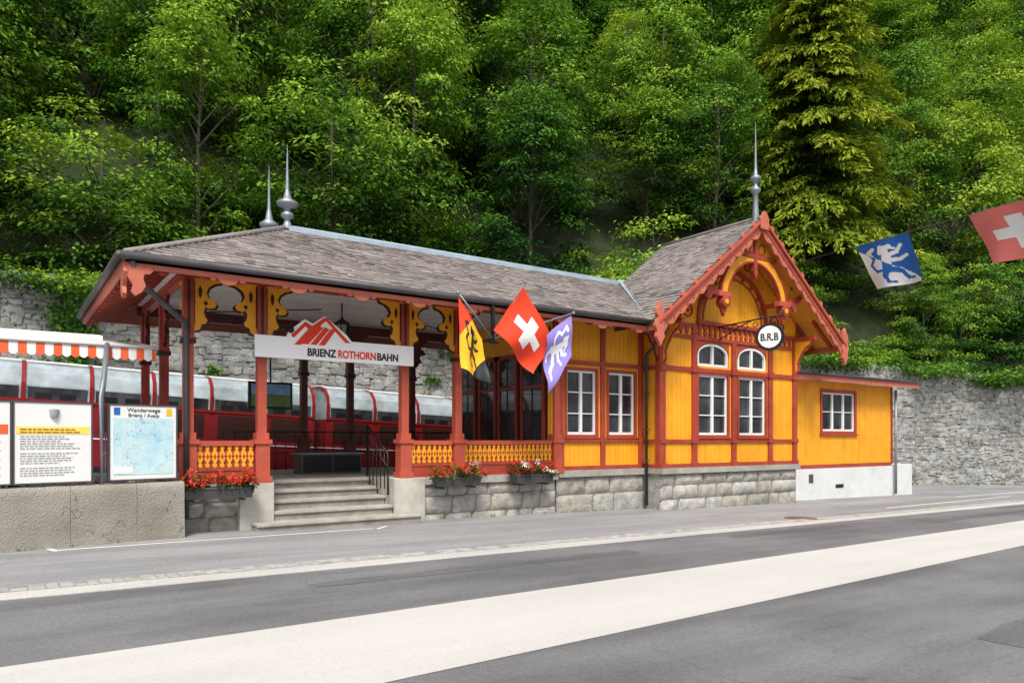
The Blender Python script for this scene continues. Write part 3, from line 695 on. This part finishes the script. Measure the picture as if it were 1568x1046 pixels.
for sg in (-1,1):
    P=lambda s,o:(XC+sg*3.44*s, AZ-.02-2.69*s-o)
    top=[P(0,0),P(1.0,0)]
    n=44; low=[]
    for k in range(n+1):
        s=1-k/n; ph=(k%4); low.append(P(s,.28+(.055 if ph in(1,2,3) else -.0)+(.035 if ph==2 else 0)))
    bb.xz(top+low,10.66,10.71,TERR)
    bb.xz([P(0,-.035),P(1.0,-.035),P(1.0,.05),P(0,.05)],10.60,10.655,SALM)
    bb.xz([P(0,.15),P(1,.15),P(1,.19),P(0,.19)],10.645,10.659,RUST)
    for k in range(16):
        x_,z_=P(.05+k*.058,.245); bb.tube([(x_,10.648,z_),(x_,10.66,z_)],.022,RUST,8)
    ex=XC+sg*3.40; ez=AZ-.02-2.69
    orn2=[(-.10,.20),(-.06,.42),(0,.52),(.05,.38),(.12,.30),(.13,.18),(.06,.10),(.12,0),(.16,-.12),(.10,-.26),(.13,-.38),(.06,-.50),(0,-.62),(-.05,-.48),(-.12,-.38),(-.08,-.26),(-.14,-.12),(-.10,0),(-.04,.1)]
    bb.xz([(ex+sg*a,ez+c_*.85) for a,c_ in orn2],10.62,10.70,TERR)
    bb.box(min(ex,ex-sg*.05),max(ex,ex-sg*.05),10.71,13.7 if sg>0 else 11.0,EZ-.20,EZ-.05,TERR)
    for k in range(8):
        s=.10+k*.115; x_,z_=P(s,-.05); bb.xz([(x_-.06,z_-.02),(x_+.06,z_-.02),(x_+.05,z_+.05),(x_,z_+.10),(x_-.05,z_+.05)],10.62,10.66,TERR)
bb.xz([(XC-.14,AZ-.28),(XC+.14,AZ-.28),(XC+.16,AZ-.02),(XC+.05,AZ+.14),(XC-.05,AZ+.14),(XC-.16,AZ-.02)],10.585,10.62,TERR)
bb.done()
AY=11.95
ops=[(18.95,20.75,1.55,2.78)]
wallx(e,17.11,22.8,.62,3.02,AY,AY+.12,ops,YEL)
e.box(22.68,22.8,AY+.12,15,.62,3.02,YEL)
window(w,19.02,20.68,1.62,2.72,AY,(.5,),RUST,3,True,.09)
t.box(22.72,22.82,AY-.02,AY+.06,.62,3.0,RUST); t.box(17.12,22.72,AY-.02,AY+.0,.58,.68,RUST)
ar=B('annex_roof',ST,.005)
ar.hexa([(17.1,11.5,2.98),(23.6,11.5,2.98),(23.6,15.4,3.5),(17.1,15.4,3.5)],[(17.1,11.5,3.13),(23.6,11.5,3.13),(23.6,15.4,3.65),(17.1,15.4,3.65)],TERR,SOFY)
ar.hexa([(17.1,11.44,3.135),(23.66,11.44,3.135),(23.66,15.4,3.66),(17.1,15.4,3.66)],[(17.1,11.44,3.18),(23.66,11.44,3.18),(23.66,15.4,3.70),(17.1,15.4,3.70)],GUT)
ar.done()
e.box(17.12,22.86,AY-.06,15,-.6,.57,WCONC); e.box(22.9,24.0,AY-.02,15,-.6,.60,WCONC)
t.box(18.3,18.5,AY-.075,AY-.06,-.02+.2,.42,GUT); t.box(19.6,20.0,AY-.075,AY-.06,0.0,.1,BLACK)
e.done(); w.done(); t.done()
sb=B('stone_base',ST)
def ashlar(x0,x1,y,z0,z1,rows,wr=(.5,1.2)):
    sb.box(x0+.02,x1-.02,y+.035,y+.5,z0,z1-.005,MORT)
    hs_=[random.uniform(.75,1.25) for _ in range(rows)]; sm=sum(hs_); z=z0
    for r_ in range(rows):
        hh=(z1-z0)*hs_[r_]/sm; x=x0
        while x<x1-.02:
            w_=random.uniform(*wr); xe=min(x+w_,x1)
            if x1-xe<.2: xe=x1
            o_=random.uniform(0,.03); nx=max(3,int((xe-x)/.07)); nz=max(3,int(hh/.06)); vs=[]
            sd=random.random()*50; tl=random.random(); g=.006
            for j in range(nz+1):
                for i in range(nx+1):
                    px=x+g+(xe-x-2*g)*i/nx; pz=z+g+(hh-2*g)*j/nz
                    edge=min(i,nx-i,j,nz-j)
                    dn=mn.noise(Vector((px*7,sd,pz*7)))*.026+mn.noise(Vector((px*18,sd,pz*18)))*.015
                    yy=y+.04 if edge==0 else y-o_+dn*(1 if edge>1 else .5)+(.012 if edge==1 else 0)
                    if edge==0: px+=mn.noise(Vector((px*9,sd,pz*9)))*.016; pz+=mn.noise(Vector((px*9,sd+9,pz*9)))*.016
                    vs.append((px,yy,pz))
            fs=[(j*(nx+1)+i,j*(nx+1)+i+1,(j+1)*(nx+1)+i+1,(j+1)*(nx+1)+i) for j in range(nz) for i in range(nx)]
            sb.add(vs,fs,ASHL,tl,True); x=xe
        z+=hh
ashlar(2.2,3.1,11.98,-.12,.62,3,(.25,.5)); ashlar(6.35,9.5,11.98,-.22,.56,3,(.3,.8)); ashlar(9.5,12.04,11.95,-.26,.60,2,(.5,1.1)); ashlar(X0,X1,11.44,-.34,.62,3,(.4,1.0))
sb.box(2.2,3.1,11.92,12.4,.62,.70,STEP); sb.box(6.35,9.5,11.92,12.4,.56,.70,STEP); sb.box(9.5,12.0,11.88,12.4,.60,.74,STEP); sb.box(X0-.05,X1+.02,11.36,12,.62,.745,STEP)
sb.box(X0,X0+.3,11.48,12.3,-.34,.62,ASHL)
sb.done()
pi_=B('step_piers',ST,.015); pi_.box(3.08,3.62,11.86,12.45,-.2,.70,PIER); pi_.box(5.74,6.36,11.86,12.45,-.22,.70,PIER); pi_.done()
pf=B('platform_floor',ST,.01); pf.box(2.2,9.5,12.9,17.2,-.4,.68,STEP); pf.box(2.2,3.6,12.1,12.9,-.4,.68,STEP); pf.box(5.75,9.5,12.1,12.9,-.4,.68,STEP); pf.box(3.625,5.735,12.84,12.9,.62,.68,STEP); pf.done()
stp=B('entrance_steps',ST,.012)
for k,(zt,y0,y1,xa,xb) in enumerate(((.53,12.54,12.9,3.625,5.735),(.38,12.22,12.56,3.625,5.735),(.23,11.90,12.24,3.625,5.735),(.08,11.55,11.855,3.25,6.12))):
    stp.box(xa,xb,y0-.025,y1,zt-.055,zt,STEP); stp.box(xa+.01,xb-.01,y0+.01,y1-.0,-.4,zt-.056,STEP_SHADE)
stp.box(3.63,5.73,11.855,11.95,-.4,.079,STEP)
stp.done()
hr=B('handrail',ST)
for x in (5.68,):
    hr.tube([(x,12.0,.4),(x,12.0,1.15),(x,12.9,1.65),(x,12.9,.7)],.02,BLACK,8); hr.tube([(x,12.0,.9),(x,12.9,1.4)],.012,BLACK,6)
for y in np.linspace(12.15,12.8,5): hr.tube([(5.68,y,.5),(5.68,y,1.15+(y-12)*.55)],.01,BLACK,6)
hr.tube([(4.0,15.9,1.55),(9.2,15.9,1.55)],.018,BLACK,6); hr.tube([(3.7,15.9,1.1),(9.2,15.9,1.1)],.012,BLACK,6)
for x in np.linspace(3.8,9.2,26): hr.tube([(x,15.9,.7),(x,15.9,1.55)],.010,BLACK,5)
hr.done()
c=B('counter_cabinet',None,.01); c.box(5.0,6.3,14.6,15.1,.68,1.08,GUT); c.box(4.95,6.35,14.57,15.13,1.08,1.11,ZINC); c.box(5.04,5.64,14.585,14.6,.72,1.05,BLACK); c.box(5.67,6.26,14.585,14.6,.72,1.05,BLACK); c.done()
tv=B('hanging_screen',None,.008); tv.box(4.15,5.05,15.3,15.38,2.02,2.58,BLACK)
tv.box(4.2,5.0,15.292,15.299,2.07,2.32,pm('screen_green',(.12,.25,.05),.5,6,.3,0)); tv.box(4.2,5.0,15.292,15.299,2.32,2.53,pm('screen_blue',(.2,.4,.7),.3,4,.3,0)); tv.tube([(4.6,15.34,2.58),(4.6,15.34,4.0)],.02,BLACK,6); tv.done()
ln=B('hanging_lantern',None); lx,ly,lz=5.38,13.4,3.28
ln.tube([(lx,ly,4.0),(lx,ly,lz+.4)],.014,BLACK,6); ln.lathe((lx,ly,lz),[(.0,.05),(.02,.10),(.06,.09)],BLACK,6); ln.lathe((lx,ly,lz),[(.30,.15),(.32,.18),(.40,.06),(.45,.02)],BLACK,6); ln.lathe((lx,ly,lz),[(.06,.085),(.30,.12)],pm('lantern_glass',(.30,.30,.27),.2,6,.2,0),6)
for k in range(6):
    q=k*math.pi/3; ln.tube([(lx+.095*math.cos(q),ly+.095*math.sin(q),lz+.05),(lx+.14*math.cos(q),ly+.14*math.sin(q),lz+.31)],.012,BLACK,4)
ln.done()

# ---- signs
SIGNW=pm('sign_white',(.90,.90,.90),.02,3,.4,.02)
sg_=empty('station_name_sign',(-.07,0,0))
s=B('sign_board',sg_,.006); s.box(3.36,6.15,11.78,11.83,2.70,3.05,SIGNW)
s.xz([(3.86,3.05),(3.90,3.14),(4.16,3.36),(4.30,3.30),(4.50,3.44),(4.88,3.16),(4.98,3.05)],11.785,11.825,SIGNW)
s.xz([(3.98,2.93),(4.10,2.93),(4.34,3.19),(4.52,3.36),(4.86,3.02),(4.95,3.02),(4.54,3.41),(4.49,3.41),(4.29,3.26),(4.17,3.32),(3.93,3.08),(3.98,3.04),(4.17,3.24),(4.22,3.20)],11.779,11.784,REDC)
for dx in (.14,.28,.42):
    s.xz([(3.97+dx,2.95),(4.08+dx,2.95),(4.37+dx*.75,3.26-dx*.12),(4.29+dx*.75,3.29-dx*.12)],11.774,11.7785,REDC)
s.lathe((3.93,11.78,3.17),[(-.06,.0),(-.05,.035),(0,.06),(.045,.035),(.055,.0)],BLACK,12)
s.done()
R90=(math.radians(90),0,0)
text('text_a','BRIENZ',.175,(4.20,11.776,2.765),R90,BLACK,sg_,sx=.84,bold=.03); text('text_b','ROTHORN',.175,(4.725,11.776,2.765),R90,REDC,sg_,sx=.80,bold=.03); text('text_c','BAHN',.175,(5.435,11.776,2.765),R90,BLACK,sg_,sx=.86,bold=.03)
sx_,sy_,sz_=14.0,10.05,3.66
rs=empty('round_hanging_sign',(sx_,sy_,sz_))
s=B('bracket_arm',rs); 
s.tube([(0,Y-sy_,.39),(0,-.3,.46)],.018,BLACK,6); s.tube([(0,Y-sy_,.06),(0,.85,.32),(0,.45,.43)],.014,BLACK,6); s.tube([(0,0,.29),(0,0,.44)],.015,BLACK,6)
for k in range(4):
    cy=1.22-k*.28; rr_=.10-.012*k; s.tube([(0,cy+rr_*math.cos(q),.32+rr_*.85*math.sin(q)) for q in np.linspace(0,2*math.pi,13)],.010,BLACK,5)
s.tube([(0,-.3+.08*math.cos(q)*(1-q/9),.50+.08*math.sin(q)*(1-q/9)) for q in np.linspace(-1.5,5,14)],.010,BLACK,5)
s.done()
rd=empty('disc_pivot',(0,0,0)); rd.parent=rs; rd.rotation_euler=(0,0,math.radians(24))
s=B('disc',rd)
s.tube([(-.03,0,0),(.03,0,0)],.31,BLACK,40); s.tube([(-.036,0,0),(-.031,0,0)],.245,WHITE,40); s.tube([(.031,0,0),(.036,0,0)],.245,WHITE,40)
s.done()
text('letters','B.R.B',.225,(-.04,.005,-.08),(math.radians(90),0,math.radians(-90)),BLACK,rd,.002,.80,'CENTER',.02)

# ---- flower boxes
def planter(x0,x1,y,z,white=0):
    p=empty('flower_box'); b=B('trough',p,.008); b.hexa([(x0+.03,y+.03,z),(x1-.03,y+.03,z),(x1-.03,y+.22,z),(x0+.03,y+.22,z)],[(x0,y,z+.16),(x1,y,z+.16),(x1,y+.24,z+.16),(x0,y+.24,z+.16)],GUT)
    b.box(x0-.01,x1+.01,y-.01,y+.25,z+.14,z+.17,GUT)
    for x in (x0+.15,x1-.15): b.box(x-.015,x+.015,y+.0,y+.36,z-.04,z-.01,BLACK)
    b.done(); global rng; rng=np.random.default_rng(int(x0*100)); P=[];F=[];W=[]
    n=int((x1-x0)/.042)
    for i in range(n):
        c=np.array([rng.uniform(x0,x1),y+rng.uniform(-.03,.24),z+rng.uniform(.18,.36)])
        P.append(clump(c,.09,24,.07,rng.uniform(.0,.4),.7))
        c=c+np.array([0,rng.uniform(-.12,.02),rng.uniform(.0,.10)])
        q=clump(c,.06,32,.045,rng.uniform(.4,.9),.7); (W if rng.random()<white else F).append(q)
    for nm,pp,mm in (('leaves',P,LEAF),('blossoms',F,FLOW),('white_blossoms',W,FLOWW)):
        if pp: o=bpy.data.objects.new(nm,leafmesh(nm,pp,mm)); COL.objects.link(o); o.parent=p
planter(2.20,3.22,11.55,.50); planter(6.47,7.42,11.60,.53,.3); planter(8.22,9.15,11.60,.53,.3)

# ---- flags
def flag(name,A,Bc,C,D,pat,mats,amp=.06,ph=0,nx=72,pole=None):
    A,Bc,C,D=[Vector(p) for p in (A,Bc,C,D)]
    nn=(Bc-A).cross(D-A).normalized()
    p=empty(name); b=B('cloth',p); vs=[]
    for j in range(nx+1):
        for i in range(nx+1):
            u=i/nx; v=j/nx; P=A.lerp(Bc,u).lerp(D.lerp(C,u),v)
            wv=amp*math.sin(u*7.5+v*2.2+ph)*(v*.8+.2)+amp*.5*math.sin(u*3+v*6+ph*2)*v
            P=P+nn*wv; vs.append(P)
    for j in range(nx):
        for i in range(nx):
            a=j*(nx+1)+i; k=pat((i+.5)/nx,1-(j+.5)/nx)
            b.f.append((a,a+1,a+nx+2,a+nx+1)); b.mi.append(b._m(mats[k])); b.t.append(.5); b.smooth.append(True)
    b.v=[tuple(q) for q in vs]; b.done()
    if pole:
        q=B('pole',p); q.tube(pole,.016,ZINC,8); q.lathe(pole[-1],[(-.03,.0),(-.02,.03),(.02,.03),(.035,0)],ZINC,8); q.done()
def cross(u,v):
    a,c_=abs(u-.5),abs(v-.5); return 1 if (a<.1 and c_<.31) or (c_<.1 and a<.31) else 0
CAP=[(.44,.36,.50,.62,.085),(.5,.66,.50,.78,.075),(.5,.8,.60,.82,.05),(.60,.80,.68,.76,.025),(.52,.64,.70,.68,.04),(.70,.68,.80,.80,.032),(.5,.54,.70,.52,.04),(.70,.52,.84,.58,.03),(.46,.36,.64,.30,.06),(.64,.30,.70,.14,.04),(.70,.14,.82,.12,.028),(.42,.36,.34,.22,.055),(.34,.22,.36,.10,.035),(.36,.10,.48,.08,.025),(.40,.36,.22,.34,.028),(.22,.34,.14,.50,.03),(.14,.50,.24,.62,.03),(.24,.62,.16,.78,.035),(.16,.78,.28,.84,.04),(.44,.84,.40,.72,.045)]
def lion(u,v):
    for x0,y0,x1,y1,r_ in CAP:
        dx,dy=x1-x0,y1-y0; q=max(0,min(1,((u-x0)*dx+(v-y0)*dy)/(dx*dx+dy*dy+1e-9)))
        if math.hypot(u-x0-q*dx,v-y0-q*dy)<r_: return 1
    return 0
FY=10.80
def fp(x,z,y=FY): return (x-.12,y,z-.03)
hub=fp(7.35,3.22,10.95)
flag('swiss_flag',fp(7.92,4.20),fp(8.65,3.23),fp(8.14,2.62),fp(7.30,3.36),cross,[REDC,WHITE],.08,0,pole=[hub,fp(7.96,4.28)])
flag('canton_flag',fp(6.56,3.87),fp(7.03,3.17),fp(7.16,2.38),fp(6.60,2.65),lambda u,v:(2 if lion((u-.1)*1.25,(v-.1)*1.2) or (u-v)>.45 else (0 if abs(u-v)<.45 else 1)),[YELF,REDC,BLACK],.08,1.3,pole=[hub,fp(6.54,3.93)])
flag('commune_flag',fp(9.06,3.79),fp(9.05,3.01),fp(8.45,2.26),fp(8.37,3.33),lion,[PURP,WHITE],.08,2.1,pole=[hub,fp(9.10,3.83)])
q=B('flag_bracket',None); q.box(hub[0]-.03,hub[0]+.03,hub[1]-.02,hub[1]+.02,3.1,3.80,BLACK); q.tube([(hub[0],hub[1],3.2),(hub[0],11.9,3.2),(COLX[3],11.95,3.2)],.02,BLACK,6); q.done()
ca=B('flag_cable'); ca.tube([(16.2,11,5.75),(13.4,5.3,5.2),(10.0,-1.5,4.55)],.004,ZINC,5); ca.tube([(16.2,11,5.1),(16.2,11,5.78)],.03,GUT,6); ca.tube([(10,-1.5,-.2),(10,-1.5,4.7)],.06,ZINC,10); ca.done()
flag('cantonal_lion_flag',(15.05,8.67,5.52),(14.34,7.21,5.375),(14.16,6.82,4.355),(14.7,8.03,4.46),lambda u,v: lion(u,v)^(1 if v>.86-u*.8 else 0),[WHITE,BLUE],.05,.5)
flag('swiss_flag',(13.67,5.85,5.245),(12.95,4.39,5.105),(12.85,4.0,4.15),(13.5,5.35,4.30),cross,[REDL,WHITE],.05,2.0)

# ---- foreground wall, boards, awning
def wl(x): return 10.9+.228*x
cw=B('concrete_wall',None)
pts=[-7,-4.2,-1.4,.75,1.55,2.19]
for si,(a,c_) in enumerate(zip(pts[:-1],pts[1:])):
    zt=.78+random.uniform(-.006,.006); nx=max(8,int((c_-a)/.06)); nz=16; vs=[]
    def q_(px,j):
        pz=-.3+(zt+.3)*min(j,nz)/nz
        dn=mn.noise(Vector((px*2.5,3,pz*2.5)))*.02+mn.noise(Vector((px*11,5,pz*11)))*.009+mn.noise(Vector((px*26,5,pz*26)))*.005
        if j<nz: return (px,wl(px)+.0+dn-.02*(1-pz),pz)
        if j==nz: return (px,wl(px)+.025,zt+mn.noise(Vector((px*6,1,1)))*.008)
        return (px,wl(px)+.45,zt+mn.noise(Vector((px*6,1,9)))*.008)
    for j in range(nz+2):
        for i in range(nx+1): vs.append(q_(a+(c_-a-.004)*i/nx,j))
    cw.add(vs,[(j*(nx+1)+i,j*(nx+1)+i+1,(j+1)*(nx+1)+i+1,(j+1)*(nx+1)+i) for j in range(nz+1) for i in range(nx)],CONC,None,True)
cw.add([(2.186,wl(2.19)-.02,-.3),(2.186,wl(2.19)+.45,-.3),(2.186,wl(2.19)+.45,.78),(2.186,wl(2.19)+.02,.78)],[(0,1,2,3)],CONC)
cw.add([(-7,wl(-7)+.45,-.3),(2.19,wl(2.19)+.45,-.3),(2.19,wl(2.19)+.45,.77),(-7,wl(-7)+.45,.77)],[(3,2,1,0)],CONC)
cw.done()
ang=math.atan(.228)
def board(name,x0,x1,kind):
    p=empty(name,(x0,wl(x0)+.12,.80)); p.rotation_euler=(0,0,ang); W=(x1-x0)/math.cos(ang)
    b=B('panel',p,.004); H=1.06
    b.box(0,W,0,.04,.04,H,WHITE); 
    for (a,c_,z0,z1) in ((-.02,0,0.02,H+.02),(W,W+.02,0.02,H+.02),(0,W,H,H+.02),(0,W,.02,.04)): b.box(a,c_,-.01,.05,z0,z1,GUT)
    for x in (.08,W-.12): b.box(x,x+.04,.05,.09,-.1,H,ZINC)
    if kind=='info':
        b.box(.02,W-.02,-.004,-.001,H-.40,H-.30,PALEY)
        rr=random.Random(3)
        b.lathe((W/2,-.003,H-.12),[(-.07,0),(-.06,.045),(.04,.06),(.05,0)],TXT,10)
        z=H-.40
        for k in range(24):
            z-=.031
            if z<.12: break
            xx=.06; end=.06+rr.uniform(.6,.95)*(W-.15)
            if k in (6,12): continue
            while xx<end:
                ww=rr.uniform(.02,.07); b.box(xx,min(xx+ww,end),-.006,-.002,z,z+.009,TXT); xx+=ww+.012
        for zz,f_ in ((H-.345,.75),(H-.38,.85)):
            xx=.06
            while xx<W*f_:
                ww=rr.uniform(.03,.08); b.box(xx,xx+ww,-.009,-.005,zz,zz+.013,RUST); xx+=ww+.012
    elif kind=='stripe':
        b.box(.02,W-.02,-.004,-.001,H-.40,H-.28,ORAN)
        for k in range(14): b.box(.3,W-.1-.1*(k%3),-.006,-.002,H-.5-k*.035,H-.49-k*.035,TXT)
    else:
        m,nt,o_=nodes('map_print'); co=N(nt,'ShaderNodeTexCoord').outputs['Object']
        n1=noise(nt,2.5,6,.6,co); col=ramp(nt,n1,[(.3,(.34,.60,.73)),(.45,(.50,.72,.79)),(.56,(.58,.76,.80)),(.7,(.54,.72,.68))])
        col=mixc(nt,math_(nt,'MULTIPLY',crackmask(nt,co,3,.012,.3,3),.8),col,(.22,.34,.46))
        col=mixc(nt,math_(nt,'MULTIPLY',crackmask(nt,co,7,.02,.45,5),.5),col,(.35,.45,.40))
        pb=N(nt,'ShaderNodeBsdfPrincipled'); L(nt,col,pb.inputs['Base Color']); pb.inputs['Roughness'].default_value=.4; L(nt,pb.outputs[0],o_.inputs[0])
        b.box(.04,W-.04,-.004,-.001,.10,H-.17,m)
        b.box(.05,.13,-.006,-.002,H-.13,H-.03,BLUE); b.box(W-.14,W-.06,-.006,-.002,H-.13,H-.03,YELF)
        b.box(.05,.3,-.008,-.0045,.12,.22,WHITE)
        text('t1','Wanderwege',.078,(W/2,-.003,H-.085),R90,BLACK,p,.001,1.05,'CENTER'); text('t2','Brienz / Axalp',.07,(W/2,-.003,H-.155),R90,BLACK,p,.001,1.05,'CENTER')
    b.done()
board('notice_board',-.75,.10,'stripe'); board('notice_board',.145,.997,'info'); board('hiking_map_board',1.224,2.09,'map')
aw=empty('striped_awning')
b=B('canopy',aw)
b.hexa([(-4,12.2,2.74),(1.93,12.2,2.74),(1.93,14.3,3.05),(-4,14.3,3.05)],[(-4,12.2,2.77),(1.93,12.2,2.77),(1.93,14.3,3.08),(-4,14.3,3.08)],WHITE,CEIL)
x=-4.0;k=0
while x<1.92:
    m_=WHITE if k%2 else ORAN; x2=min(x+.105,1.93)
    pts=[(x,2.76),(x2,2.76),(x2,2.60),(x+(x2-x)*.75,2.575),(x+(x2-x)*.5,2.565),(x+(x2-x)*.25,2.575),(x,2.60)]
    b.xz(pts,12.185,12.195,m_); x=x2;k+=1
b.tube([(1.94,12.2,2.76),(1.94,14.3,3.07)],.03,WHITE,8); b.tube([(-4,12.18,2.77),(1.95,12.18,2.77)],.025,WHITE,8)
b.hexa([(-4,12.4,2.86),(1.25,12.4,2.86),(1.25,12.9,2.95),(-4,12.9,2.95)],[(-4,12.4,2.93),(1.25,12.4,2.93),(1.25,12.9,3.0),(-4,12.9,3.0)],WHITE)
b.tube([(1.12,11.25,.3),(1.12,11.25,1.95),(1.16,11.4,2.2),(1.28,12.15,2.78)],.035,ZINC,8); b.tube([(1.12,11.25,1.2),(1.45,11.9,1.2)],.02,ZINC,8)
b.tube([(-.05,12.6,.3),(-.05,12.6,2.8)],.035,BLACK,8)
b.done()
kb=B('platform_fence')
for k in range(24):
    x=-3+k*.22; kb.tube([(x,13.5,.3),(x,13.5,1.5)],.012,ZINC,5)
kb.tube([(-3,13.5,1.5),(2.1,13.5,1.5)],.02,ZINC,6); kb.done()

# ---- train
def coach(x0,x1):
    p=empty('railway_coach',(x0,18.5,-.045*(x0-2.5))); p.rotation_euler=(0,math.atan(.045),0)
    Ln=x1-x0; b=B('body',p,.01)
    b.box(0,Ln,0,2.2,.75,2.12,TRAINR); b.box(-.02,Ln+.02,-.02,2.22,1.35,1.38,WHITE); b.box(0.0,Ln,-.03,2.23,.62,.75,BLACK)
    arc=[(.0,2.12),(.02,2.45),(.10,2.72),(.32,2.92),(.65,3.0),(1.1,3.02),(1.55,3.0),(1.88,2.92),(2.1,2.72),(2.18,2.45),(2.2,2.12)]
    b.yz([(a,c_) for a,c_ in arc],.03,Ln-.03,TGLASS)
    n=max(3,int(Ln/1.25))
    for k in range(n+1):
        xx=(Ln-.08)*k/n; A=[(y*1.03-.033,z+.02) for y,z in arc]
        for (p0,p1) in zip(A[:-1],A[1:]):
            b.yz([p0,p1,(p1[0],p1[1]-.05),(p0[0],p0[1]-.05)],xx,xx+.08,TRAINR)
        b.box(xx,xx+.08,-.035,.0,2.12,2.5,TRAINR)
        if k<n:
            b.box(xx+.2,xx+(Ln-.08)/n-.12,-.012,-.001,1.5,2.05,DARKW)
            b.box(xx+.12,xx+(Ln-.08)/n-.04,-.010,.0,2.16,2.42,GLASS)
            for q in range(2):
                xs2=xx+.25+q*.45; b.box(xs2,xs2+.3,-.018,-.011,2.16,2.30,BLACK)
    b.box(-.0,Ln,-.02,.0,2.10,2.16,TRAINR)
    b.box(0,Ln,.85,1.35,3.0,3.05,WHITE)
    for k in range(4): 
        for xx in (1.0,Ln-1.0): b.tube([(xx+(k%2)*.5-.25,.2,.45),(xx+(k%2)*.5-.25,.35,.45)],.3,BLACK,16)
    b.done()
coach(-9.5,-1.3); coach(-1.0,6.6); coach(6.9,13.6)
tk=B('railway_track'); 
for y in (19.2,20.0): tk.hexa([(-12,y,.65-.35),(15,y,-.55-.35),(15,y+.06,-.55-.35),(-12,y+.06,.65-.35)],[(-12,y,.65-.22),(15,y,-.55-.22),(15,y+.06,-.55-.22),(-12,y+.06,.65-.22)],GUT)
tk.done()

# ---------------------------------------------------------------- light, world, camera
wd=bpy.data.worlds.new('World'); scene.world=wd; wd.use_nodes=True; nt=wd.node_tree; nt.nodes.clear()
sunv=Vector((-.42,-.72,1.15)).normalized()
el=math.asin(sunv.z); az=math.atan2(sunv.x,sunv.y)
sk=N(nt,'ShaderNodeTexSky',sky_type='NISHITA'); sk.sun_disc=False; sk.sun_elevation=el; sk.sun_rotation=az; sk.dust_density=4; sk.air_density=1.0; sk.ozone_density=1.0
hs=N(nt,'ShaderNodeHueSaturation'); hs.inputs['Saturation'].default_value=.45; L(nt,sk.outputs[0],hs.inputs['Color'])
bg=N(nt,'ShaderNodeBackground'); bg.inputs['Strength'].default_value=.15; L(nt,hs.outputs[0],bg.inputs[0])
wo=N(nt,'ShaderNodeOutputWorld'); L(nt,bg.outputs[0],wo.inputs[0])
sl=bpy.data.lights.new('sun','SUN'); sl.energy=3.7; sl.angle=math.radians(16); sl.color=(1,.95,.88)
so=bpy.data.objects.new('sun',sl); COL.objects.link(so); so.rotation_euler=(-sunv).to_track_quat('-Z','Y').to_euler(); so.location=(0,0,30)
cam=bpy.data.cameras.new('camera'); co_=bpy.data.objects.new('camera',cam); COL.objects.link(co_)
co_.location=(0,0,1.4); co_.rotation_euler=(math.radians(90),0,math.radians(-34.94))
cam.sensor_width=36; cam.lens=25.76; cam.shift_y=.095; cam.clip_end=1000
scene.camera=co_
scene.view_settings.view_transform='Standard'; scene.view_settings.look='None'; scene.view_settings.exposure=0
print('trees',cnt)
